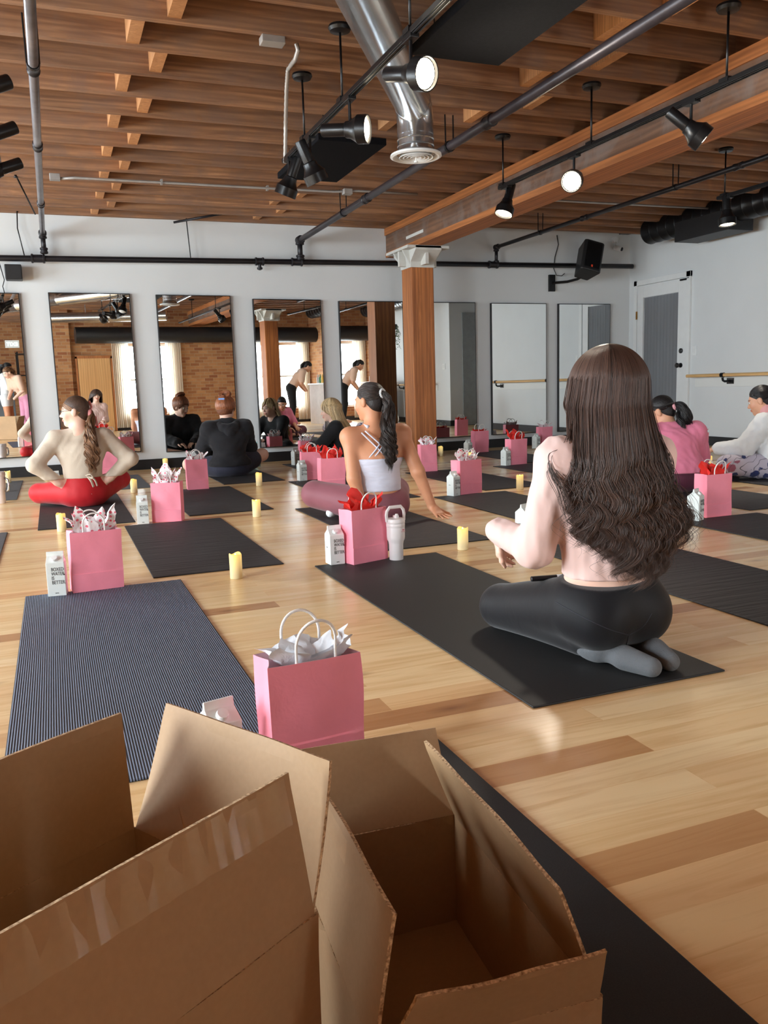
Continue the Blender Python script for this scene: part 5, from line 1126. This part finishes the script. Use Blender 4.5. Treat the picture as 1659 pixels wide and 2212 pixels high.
scalp_hair(p.head, p.root, HM['dark'], 1500, (0, -.085, .035), seed=4, capmat=CM['dark'])
hd = p.head; tie = hd.w((0, -.098, .038)); m = MB()
for i in range(16): a = 2*PI*i/16; m.lathe([(0, -.008), (.007, -.004), (.008, 0), (.007, .004), (0, .008)], 8, tie+hd.R@np.array([.024*math.cos(a), -.012, .024*math.sin(a)]), (0, 0, 1))
m.build('scrunchie', C['white'], p.root, True)
tail(None, p.root, HM['dark'], [hd.w((0, -.085, .038)), hd.w((0, -.125, .03)), hd.w((.0, -.145, -.06)), (.035, -.135, .50), (.045, -.145, .40), (.035, -.15, .325)], [.010, .017, .034, .046, .044, .026], 1500, 3, .008, .075, .0010, .5)
# ---- woman in the beige top
J = dict(hip=(.015, 0, .088), waist=(.015, -.005, .225), chest=(.015, .0, .365), neck=(.01, .0, .540), head=(-.005, .03, .676), sL=(-.150, .0, .485), sR=(.175, .0, .487), eL=(-.300, -.075, .318), wL=(-.150, -.045, .178), eR=(.345, -.060, .325), wR=(.185, -.045, .185),
         hL=(-.075, .02, .10), hR=(.10, .02, .105), kL=(-.290, .19, .092), kR=(.285, .27, .150), aL=(.06, .30, .05), aR=(-.03, .27, .06), tL=(.2, .3, .04), tR=(-.18, .32, .04))
hl = ((J['wL'], (.75, .25, -.15), (.4, -.8, -.1), 1), dict(curl=(.3, .3, .2), spread=.06, thumb=.4)); hr = ((J['wR'], (-.75, .25, -.15), (-.4, -.8, -.1), -1), dict(curl=(.3, .3, .2), spread=.06, thumb=.4))
p = Person('woman in a beige top and red leggings, hands on hips, face turned aside', (.150, 6.37, FZ), 0, J, 'fair', dict(yaw=1.40, pitch=-.02), (hl, hr), vx=.0055)
p.wear('beige_top', C['beige'], p.top(1.0, .006), .006, [((0, 0, -1), -.205)], folds(.0032, 60, 5), .006)
p.wear('leggings', C['red'], p.pants(1.0, .0, .85), .009, (), folds(.002, 40, 12))
m = MB().tube(cr([(.03, -.115, .225), (.06, -.14, .235), (.075, -.14, .21), (.045, -.125, .215)], 16), .009, 8, flat=.6).tube(cr([(.05, -.118, .22), (.085, -.135, .195), (.10, -.13, .15)], 12), .011, 8, flat=.5).tube(cr([(.04, -.118, .22), (.06, -.14, .19), (.075, -.135, .145)], 12), .011, 8, flat=.5); m.build('tie_bow', C['beige'], p.root, True)
MB().tube([(.03, -.118, .092), (.045, -.120, .088), (.06, -.118, .092)], .0012, 6).tube([(.03, -.118, .092), (.037, -.119, .097), (.045, -.120, .0985), (.053, -.119, .097), (.06, -.118, .092)], .0012, 6).build('emblem', M['white'], p.root)
hd = p.head; scalp_hair(hd, p.root, HM['chestnut'], 1100, (0, -.088, -.02), seed=6, capmat=CM['chestnut'])
tail(None, p.root, HM['chestnut'], [hd.w((0, -.085, -.02)), hd.w((0, -.12, -.03)), (.085, -.06, .545), (.085, -.12, .44), (.085, -.135, .34), (.07, -.135, .25)], [.014, .026, .040, .052, .050, .030], 900, 8, .009, .08, .0011, .6)
MB().lathe([(.018, -.014), (.034, -.010), (.034, .010), (.018, .014)], 14, hd.w((0, -.112, -.022)), hd.R@np.array([0, 1, .1])).tube([hd.w((.0, -.115, -.02)), hd.w((.045, -.140, -.05)), hd.w((.055, -.145, -.12))], .014, 8, flat=.4).tube([hd.w((.0, -.105, -.02)), hd.w((.02, -.125, .03)), hd.w((.025, -.11, .075))], .012, 8, flat=.4).build('hair_ribbon', cloth('pink_ribbon', (240, 160, 160)), p.root, True)
m = MB()
for q in (-1, 1): m.tube([hd.w((q*.031+.020*math.cos(a), .101, .002+.017*math.sin(a))) for a in np.linspace(0, 2*PI, 17)], .0014, 6); m.tube([hd.w((q*.052, .100, .006)), hd.w((q*.074, .06, .010)), hd.w((q*.078, -.005, .012))], .0014, 6)
m.tube([hd.w((-.011, .104, .004)), hd.w((.011, .104, .004))], .0014, 6); m.build('eyeglasses', M['black'], p.root)
# ---- woman in the black hoodie
J = dict(hip=(0, 0, .09), waist=(0, -.01, .215), chest=(0, .01, .335), neck=(.0, .05, .50), head=(.01, .105, .615), sL=(-.165, .045, .440), sR=(.165, .045, .440), eL=(-.215, .13, .25), wL=(-.10, .30, .20), eR=(.215, .13, .25), wR=(.10, .30, .20), hL=(-.09, .02, .09), hR=(.09, .02, .09), kL=(-.34, .24, .11), kR=(.355, .20, .165), aL=(.02, .33, .06), aR=(.10, .33, .05), tL=(.2, .3, .04), tR=(-.12, .36, .04))
hk = dict(curl=(.35, .4, .3), spread=.06, thumb=.4)
p = Person('woman seated in a black hoodie and dark shorts, auburn hair clipped up', (1.50, 7.77, FZ), 0, J, 'fair', dict(yaw=-.55, pitch=-.30), (((J['wL'], (.6, .5, -.2), (0, 0, -1), 1), hk), ((J['wR'], (-.6, .5, -.2), (0, 0, -1), -1), hk)), vx=.0065, wr=(.150, .14, .150), floor=0)
def bh(s, f):
    s.torso(f); J = s.J
    for q in 'LR': f.rc(J['s'+q], J['e'+q], .062, .060, .03).rc(J['e'+q], J['w'+q], .058, .044, .03)
    f.el(J['hip']+np.array([0, 0, .03]), (.175, .135, .07), None, .05)
p.wear('hoodie', C['hood'], bh, .016, [((0, 0, -1), -.098)], folds(.006, 42, 6), .0075)
f = Field(); f.rc((-.075, -.01, .475), (.0, -.085, .40), .036, .040, .03, ((0, 1, 0), .6)).rc((.075, -.01, .475), (.0, -.085, .40), .036, .040, .03, ((0, 1, 0), .6)).rc((-.05, -.05, .44), (.05, -.05, .44), .040, .040, .03, ((0, 1, 0), .6)); V, Fc = f.mesh(.006, folds(.003, 40, 2)); np_mesh('hood', V, Fc, C['hood'], p.root)
p.wear('shorts', C['short'], lambda s, f: (f.el(s.J['hip'], (.155, .12, .10), s.R, .05), [f.rc(s.J['h'+q], s.J['h'+q]+(s.J['k'+q]-s.J['h'+q])*.55, .10, .086, .03) for q in 'LR']), .006)
hd = p.head; scalp_hair(hd, p.root, HM['auburn'], 900, (0, -.05, .105), seed=11, capmat=CM['auburn'], volume=.020, radius=.0014)
r_ = np.random.default_rng(3); K_ = []
for i in range(420):
    a, b = r_.uniform(0, 6.28, 2); R0 = r_.uniform(.028, .062); pts = [hd.w(np.array((0, -.050, .140))+np.array([math.cos(a+u)*R0, math.sin(b)*.02+math.sin(a+u)*R0*.5, math.sin(a+u)*R0*.7+.012*math.cos(b)])) for u in np.linspace(0, 3.2, 12)]; K_.append(pts)
strands('hair_bun', np.array(K_), .0014, HM['auburn'], p.root, .3)
MB().box((-.03, -.012, -.008), (.03, .012, .008), R=hd.R, c=(0, 0, 0)).build('hair_clip', plain('blue_clip', (110, 158, 220), .4), p.root, bevel=.004).location = tuple(hd.w((.0, -.122, .075)))
# ---- blonde woman in black
J = dict(hip=(0, 0, .09), waist=(0, .02, .20), chest=(.0, .05, .30), neck=(.0, .10, .44), head=(.0, .15, .565), sL=(-.15, .08, .400), sR=(.15, .08, .400), eL=(-.20, .22, .235), wL=(-.10, .34, .22), eR=(.20, .22, .235), wR=(.08, .34, .20), hL=(-.09, .02, .09), hR=(.09, .02, .09), kL=(-.33, .24, .11), kR=(.33, .24, .11), aL=(.02, .33, .06), aR=(.10, .33, .05), tL=(.2, .3, .04), tR=(-.12, .36, .04))
p = Person('blonde woman in a black top looking aside, seated beyond the white camisole woman', (2.72, 7.95, FZ), 62, J, 'fair', dict(yaw=.15, pitch=-.12), (((J['wL'], (.4, .6, -.2), (0, 0, -1), 1), hk), ((J['wR'], (-.4, .6, -.2), (0, 0, -1), -1), hk)), vx=.0065)
p.wear('black_top', C['black'], p.top(1.0, .010), .008, [((0, 0, -1), -.09)], folds(.005, 24, 7), .0075); p.wear('leggings', C['black'], p.pants(1.0), .006)
hd = p.head; capv(hd, p.root, CM['blonde'], (.082, .100, .096)); c = hd.c
LVB = [(c[2]+.0, .094, .108, c[1]-.01, c[0]), (c[2]-.10, .108, .10, c[1]-.05, c[0]), (c[2]-.20, .125, .12, c[1]-.10, c[0]), (c[2]-.30, .135, .12, c[1]-.145, c[0]), (c[2]-.42, .12, .11, c[1]-.17, c[0])]
long_hair(hd, p.root, HM['blonde'], 0, LVB, 90, 16, 12, .0013, .007, (c[0], c[1]-.008, c[2]+.12), c[2]+.02, (.090, .108, .105), (c[2]-.42, c[2]-.30), .12, 1.75, c[2]-.1, 0, 26)
m = MB(); rr = random.Random(4)
for i in range(9):
    for j in range(9):
        u, v = i/8-.5, j/8-.5; m.v.append((2.36+u*.16+.02*math.sin(v*9), 7.93+v*.08+.02*math.sin(u*14+v*5), .115+.14*(v+.5)+.025*math.sin(u*11)*math.cos(v*8)))
        if i < 8 and j < 8: a = i*9+j; m.f.append((a, a+1, a+10, a+9)); m.m.append(0)
tag(m.build('tissue_paper', TM['red'], None, True, angle=30), 'crumpled red tissue paper in the blonde woman\'s hands', 'tissue paper')
# ---- woman in the pink tee
J = dict(hip=(0, 0, .09), waist=(0, .0, .20), chest=(0, .03, .31), neck=(-.02, .085, .445), head=(-.055, .15, .550), sL=(-.160, .07, .405), sR=(.155, .06, .405), eL=(-.225, .13, .22), wL=(-.10, .30, .16), eR=(.21, .13, .22), wR=(.10, .30, .16), hL=(-.09, .02, .09), hR=(.09, .02, .09), kL=(-.30, .26, .10), kR=(.28, .26, .10), aL=(.02, .33, .06), aR=(.10, .33, .05), tL=(.2, .3, .04), tR=(-.12, .36, .04))
p = Person('woman in a pink tee and plum leggings seen from behind, black ponytail in pink scrunchie', (3.99, 4.64, FZ), -24, J, 'warm', dict(yaw=.95, pitch=-.42), (((J['wL'], (.4, .6, -.2), (0, 0, -1), 1), hk), ((J['wR'], (-.4, .6, -.2), (0, 0, -1), -1), hk)), vx=.006, wr=(.135, .135, .140))
def bt(s, f):
    s.torso(f); J = s.J; f.rc((-.07, -.005, .17), (.07, -.005, .17), .115, .115, .05)
    for q in 'LR': f.rc(J['s'+q], J['s'+q]+(J['e'+q]-J['s'+q])*.95, .062, .066, .03)
p.wear('pink_tee', C['tee'], bt, .012, [((0, 0, -1), -.135)], folds(.004, 55, 8), .0065); p.wear('leggings', C['plum'], p.pants(1.0, .004), .008)
hd = p.head; scalp_hair(hd, p.root, HM['black'], 1200, (0, -.098, .0), seed=14, capmat=CM['black'], radius=.0013)
MB().lathe([(.014, -.014), (.027, -.010), (.030, 0), (.027, .010), (.014, .014)], 16, hd.w((0, -.108, -.004)), hd.R@np.array([0, 1, .1])).build('scrunchie', cloth('blush_scrunchie', (244, 180, 190), .8, 60), p.root, True)
b = hd.w((0, -.12, -.006)); tail(None, p.root, HM['black'], [hd.w((0, -.09, .0)), b, b+np.array([.03, -.035, -.02]), b+np.array([.04, -.05, -.09]), b+np.array([.03, -.045, -.16]), b+np.array([.0, -.045, -.215])], [.014, .024, .036, .052, .056, .050], 900, 15, .005, .12, .0013, 1.0)
# ---- woman in white shirt and floral leggings
J = dict(hip=(0, 0, .09), waist=(0, .01, .21), chest=(0, .03, .325), neck=(.0, .075, .475), head=(-.005, .130, .590), sL=(-.155, .065, .425), sR=(.155, .06, .425), eL=(-.215, .185, .235), wL=(-.205, .395, .228), eR=(.215, .17, .23), wR=(.10, .33, .18), hL=(-.09, .02, .09), hR=(.09, .02, .09), kL=(-.335, .27, .115), kR=(.30, .30, .10), aL=(.06, .33, .05), aR=(.10, .33, .05), tL=(.22, .3, .04), tR=(-.10, .38, .04))
p = Person('woman in a white shirt and floral leggings cut off by the picture edge', (5.16, 4.86, FZ), 30, J, 'warm', dict(yaw=.10, pitch=-.30), (((J['wL'], (.05, .85, -.25), (.15, -.2, -1), 1), dict(curl=(.35, .5, .4), spread=.05, thumb=.4)), ((J['wR'], (-.4, .6, -.2), (0, 0, -1), -1), hk)), vx=.006, wr=(.13, .125, .135))
def bw(s, f):
    s.torso(f); J = s.J; f.rc((-.07, .0, .19), (.07, .0, .19), .12, .12, .05)
    for q in 'LR': f.rc(J['s'+q], J['e'+q], .066, .068, .03).rc(J['e'+q], J['e'+q]+(J['w'+q]-J['e'+q])*.88, .064, .042, .03)
p.wear('white_shirt', C['white'], bw, .010, [((0, .0, -1), -.125)], folds(.005, 50, 9), .0065); p.wear('leggings', C['floral'], p.pants(1.0, .006), .008)
f = Field(); f.rc(p.J['neck']+np.array([0, -.015, -.02]), p.J['neck']+np.array([0, .012, .045]), .075, .064, .02); f.sub(p.J['neck']+np.array([0, .07, .05]), (.05, .06, .07), None, .01); V, Fc = f.mesh(.006); np_mesh('pink_collar', V, Fc, cloth('pink_collar', (232, 168, 168), .5, 20), p.root)
hd = p.head; scalp_hair(hd, p.root, HM['black'], 1100, (0, -.100, .045), seed=17, capmat=CM['black'], radius=.0013)
MB().lathe([(.014, -.012), (.025, -.008), (.027, 0), (.025, .008), (.014, .012)], 16, hd.w((0, -.108, .045)), hd.R@np.array([0, 1, 0])).build('scrunchie', cloth('rose_scrunchie', (232, 130, 150), .8, 60), p.root, True)
b = hd.w((0, -.12, .045)); tail(None, p.root, HM['black'], [hd.w((0, -.09, .045)), b, b+np.array([.02, -.05, -.02]), b+np.array([.02, -.07, -.12]), b+np.array([.02, -.06, -.24])], [.014, .022, .032, .036, .022], 500, 18, .004, .12, .0013)
# ------------------------------------------------------------------ the back of the room, seen in the mirrors
def curtain(lab, x0, x1, z0=.06, z1=1.9):
    m = MB(); n = 48
    for i in range(n+1):
        x = x0+(x1-x0)*i/n; y = YS+.07+.018*math.sin(i*1.15)+.008*math.sin(i*.47); m.v += [(x, y, z0), (x, y*1.0, (z0+z1)/2), (x, y, z1)]
        if i: j = i*3; m.f += [(j-3, j, j+1, j-2), (j-2, j+1, j+2, j-1)]; m.m += [0, 0]
    tag(m.build('sheer_curtain', M['sheer'], None, True), lab, 'curtain', 'sheer curtains on the brick wall')
curtain('cream sheer curtain beside the pale plywood panel in the second mirror', 2.26, 2.62); curtain('cream sheer curtain at the brick wall in the third mirror', 3.10, 3.45)
curtain('cream sheer curtain left of the post in the fourth mirror', 5.42, 5.75); curtain('cream sheer curtain behind the bending woman in the fourth mirror', 6.62, 6.96)
tag(MB().tube([(2.2, YS+.07, 1.91), (3.5, YS+.07, 1.91)], .012, 8).build('curtain_rod', M['blackmetal'], None, True), 'black curtain rod seen in the second and third mirrors', 'curtain rod')
tag(MB().tube([(5.4, YS+.07, 1.91), (7.0, YS+.07, 1.91)], .012, 8).build('curtain_rod', M['blackmetal'], None, True), 'black curtain rod seen in the fourth mirror', 'curtain rod')
o = thing('plywood_door', 'tall pale plywood door panel seen in the second mirror', 'door', (1.88, YS+.05, 0)); MB().box((-.33, -.02, .005), (.33, .02, 1.56)).build('leaf', M['ply'], o, bevel=.003); MB().box((.34, -.03, .0), (.38, .02, 1.6)).box((-.38, -.03, 0), (-.34, .02, 1.6)).box((-.38, -.03, 1.56), (.38, .02, 1.62)).build('frame', M['post'], o)
struct(box('wall_brick_return', (XE-.05, YS+.02, 0), (XE-.002, .55, ZC), M['brick']))
o = thing('black_duct', 'black round duct running along the brick wall, seen in the mirrors', 'duct', (4.2, -.55, 2.02)); MB().lathe([(0, 0), (.17, 0), (.17, 5.5), (0, 5.5)], 24, (-2.7, 0, 0), (1, 0, 0)).build('duct_run', M['black'], o, True, angle=30)
o = thing('silver_duct', 'shiny silver duct in front of the brick pier in the second mirror', 'duct', (1.9, .55, 2.30)); MB().lathe([(0, 0), (.10, 0), (.10, 1.1), (.104, 1.105), (.104, 1.13), (.10, 1.135), (.10, 2.0), (0, 2.0)], 24, (-.95, -.35, 0), (.93, .36, 0)).build('duct_run', M['steel'], o, True, angle=30)
MB().tube([(-.3, -.1, .08), (-.3, -.1, .24)], .008, 8).tube([(.5, .2, .08), (.5, .2, .24)], .008, 8).build('hanger', M['steel'], o)
o = thing('storage_rack', 'black storage rack with rolled gear left of the brick pier in the mirrors', 'rack', (.62, -1.75, 0)); m = MB()
for x in (-.3, .3):
    for y in (-.2, .2): m.box((x-.015, y-.015, 0), (x+.015, y+.015, 1.75))
m.build('upright', M['blackmetal'], o)
for z in (.25, .75, 1.25, 1.7): MB().box((-.32, -.22, z-.01), (.32, .22, z+.01)).build('shelf', M['blackmetal'], o)
for k in range(6): tag(MB().lathe([(0, -.17), (.07, -.17), (.075, 0), (.07, .17), (0, .17)], 18, (.42+.2*(k % 3), -1.75, .33+.5*(k//3)), (0, 1, 0)).build('foam_roller', M['panel'], None, True, angle=40), 'black foam roller lying on the storage rack in the mirror', 'foam roller', 'foam rollers on the rack')
tag(box('grey_cabinet', (-.35, -2.1, 0), (.2, -1.75, 1.5), plain('cabinet_grey', (96, 102, 108), .5), bevel=.006), 'dark grey metal cabinet behind the standing women in the first mirror', 'cabinet')
o = thing('exit_sign', 'small glowing exit sign above the grey cabinet in the first mirror', 'exit sign', (.25, -1.7, 1.92)); MB().box((-.14, -.03, -.08), (.14, .0, .08)).build('housing', M['white'], o, bevel=.004); text('lettering', 'EXIT', .11, M['exit'], o, (.0, .003, -.04), rot=(PI/2, 0, PI), align='CENTER')
o = thing('cardboard_box', 'closed cardboard box on the floor beside the standing women in the first mirror', 'cardboard box', (.50, -1.25, 0)); MB().box((-.17, -.15, .0005), (.17, .15, .33)).build('carton_body', M['card'], o, bevel=.003); MB().box((-.025, -.152, .2), (.025, .152, .332)).build('packing_tape', M['ply'], o)
o = thing('counter', 'greige counter with white end beside the bending woman in the fourth mirror', 'counter', (6.66, .75, 0)); MB().box((-.20, -.55, .0), (.18, .55, .86)).build('counter_body', plain('greige', (196, 184, 178), .6), o, bevel=.004); MB().box((-.235, -.57, .86), (.18, .57, .895)).build('countertop', M['white'], o, bevel=.004); MB().box((-.215, .555, 0), (.17, .575, .86)).build('end_panel', M['white'], o)
M['orange'] = plain('orange_peel', (240, 170, 70), .5, bump=.3, bsc=200); M['green'] = plain('green_glass', (60, 130, 90), .2); M['amber'] = plain('juice', (236, 190, 90), .3)
for i, (x, y, z) in enumerate(((6.52, 1.12, .931), (6.54, 1.01, .931), (6.60, 1.08, .931), (6.54, 1.065, .985))): tag(MB().lathe([(0, -.036), (.018, -.031), (.031, -.018), (.036, 0), (.031, .018), (.018, .031), (0, .034)], 16, (x, y, z)).build('orange_fruit', M['orange'], None, True), 'orange in a small heap on the greige counter', 'fruit', 'oranges on the counter')
for i, x in enumerate((.85, .72, .60, .48)): tag(MB().lathe([(.03, 0), (.032, .002), (.032, .11), (.012, .15), (.012, .19), (.0, .192)], 16, (6.56, x, .8955)).build('bottle', (M['capw'], M['amber'], M['green'], M['capw'])[i], None, True, angle=40), ('white', 'amber', 'green', 'second white')[i]+' bottle in the row on the greige counter', 'bottle', 'bottles on the counter')
# trailing plant on a shelf near the second post
o = thing('hanging_plant', 'trailing green plant in a black basket by the east wall in the fifth mirror', 'plant', (6.35, 2.3, 1.95)); MB().lathe([(.06, -.06), (.12, -.05), (.14, .05), (.13, .05)], 16).tube([(0, 0, .04), (0, 0, .84)], .004, 6).build('basket', M['black'], o, True, angle=40)
m = MB(); r_ = random.Random(5)
for i in range(60):
    a = r_.uniform(0, 6.28); L = r_.uniform(.2, .55); x0, y0 = .13*math.cos(a), .13*math.sin(a)
    for j in range(int(L/.03)):
        z = .04-j*.03; x, y = x0*(1+.25*min(j, 3)/3)+r_.uniform(-.02, .02), y0*(1+.25*min(j, 3)/3)+r_.uniform(-.02, .02); b = r_.uniform(0, 6.28); c, s_ = math.cos(b)*.022, math.sin(b)*.022
        m.add([(x, y, z), (x+c+s_*.4, y+s_-c*.4, z-.012), (x+c*2, y+s_*2, z-.03), (x+c-s_*.4, y+s_+c*.4, z-.02)], [(0, 1, 2, 3)])
o2 = m.build('foliage', plain('leaf_green', (74, 104, 62), .6), o); o2['kind'] = 'stuff'
C['peach'] = cloth('peach_top', (226, 190, 168)); C['pinkleg'] = cloth('pink_legging', (214, 150, 178), .2, 10)
def standing(label, loc, rz, bend, topc, legc, hairk, skin, sleeve=1.0, shorts=False, arm=None):
    a = bend; up = lambda d, x=0, y=0: (x, math.sin(a)*d+y*math.cos(a), .80+math.cos(a)*d-y*math.sin(a))
    J = dict(hip=(0, -.0, .80), waist=up(.14), chest=up(.29), neck=up(.475), head=up(.60, 0, .05), sL=up(.43, -.155), sR=up(.43, .155), eL=up(.20, -.20, .10), eR=up(.20, .20, .10), wL=up(.14, -.10, .30), wR=up(.14, .10, .30),
             hL=(-.08, 0, .78), hR=(.08, 0, .78), kL=(-.085, .02, .43), kR=(.085, .03, .43), aL=(-.085, -.02, .07), aR=(.085, -.01, .07), tL=(-.095, .13, .03), tR=(.095, .14, .03))
    p = Person(label, loc, rz, J, skin, dict(pitch=-.2-a*.6), (), vx=.0075)
    p.wear('top', topc, p.top(sleeve, .004), .008, [((0, -math.sin(a), -math.cos(a)), -.80*math.cos(a)-.06)], None, .0085)
    p.wear('shorts' if shorts else 'leggings', legc, p.pants(1.0) if not shorts else (lambda s, f: (f.el(s.J['hip'], (.15, .11, .11), s.R, .05), [f.rc(s.J['h'+q], s.J['h'+q]+(s.J['k'+q]-s.J['h'+q])*.35, .098, .085, .03) for q in 'LR'])), .006, [((0, 0, 1), .93)], None, .0085)
    hd = p.head; scalp_hair(hd, p.root, HM[hairk], 500, (0, -.10, .03), seed=3, capmat=CM[hairk], radius=.002); b = hd.w((0, -.11, .03)); tail(None, p.root, HM[hairk], [hd.w((0, -.09, .03)), b, b+np.array([0, -.05, -.08]), b+np.array([0, -.05, -.25])], [.014, .03, .045, .03], 250, 4, .004, .1, .002)
standing('woman standing in a white long sleeved top and white shorts in the first mirror', (.02, -1.28, .0003), -70, .05, C['white'], C['white'], 'black', 'tan', 1.0, True)
standing('woman in a peach top and pink leggings leaning forward in the first mirror', (.36, -.72, .0003), 60, .55, C['peach'], C['pinkleg'], 'chestnut', 'fair', .4)
standing('woman bending over the counter in black leggings and a beige top in the fourth mirror', (5.92, .45, .0003), -78, .62, C['peach'], C['black'], 'black', 'warm', .4)
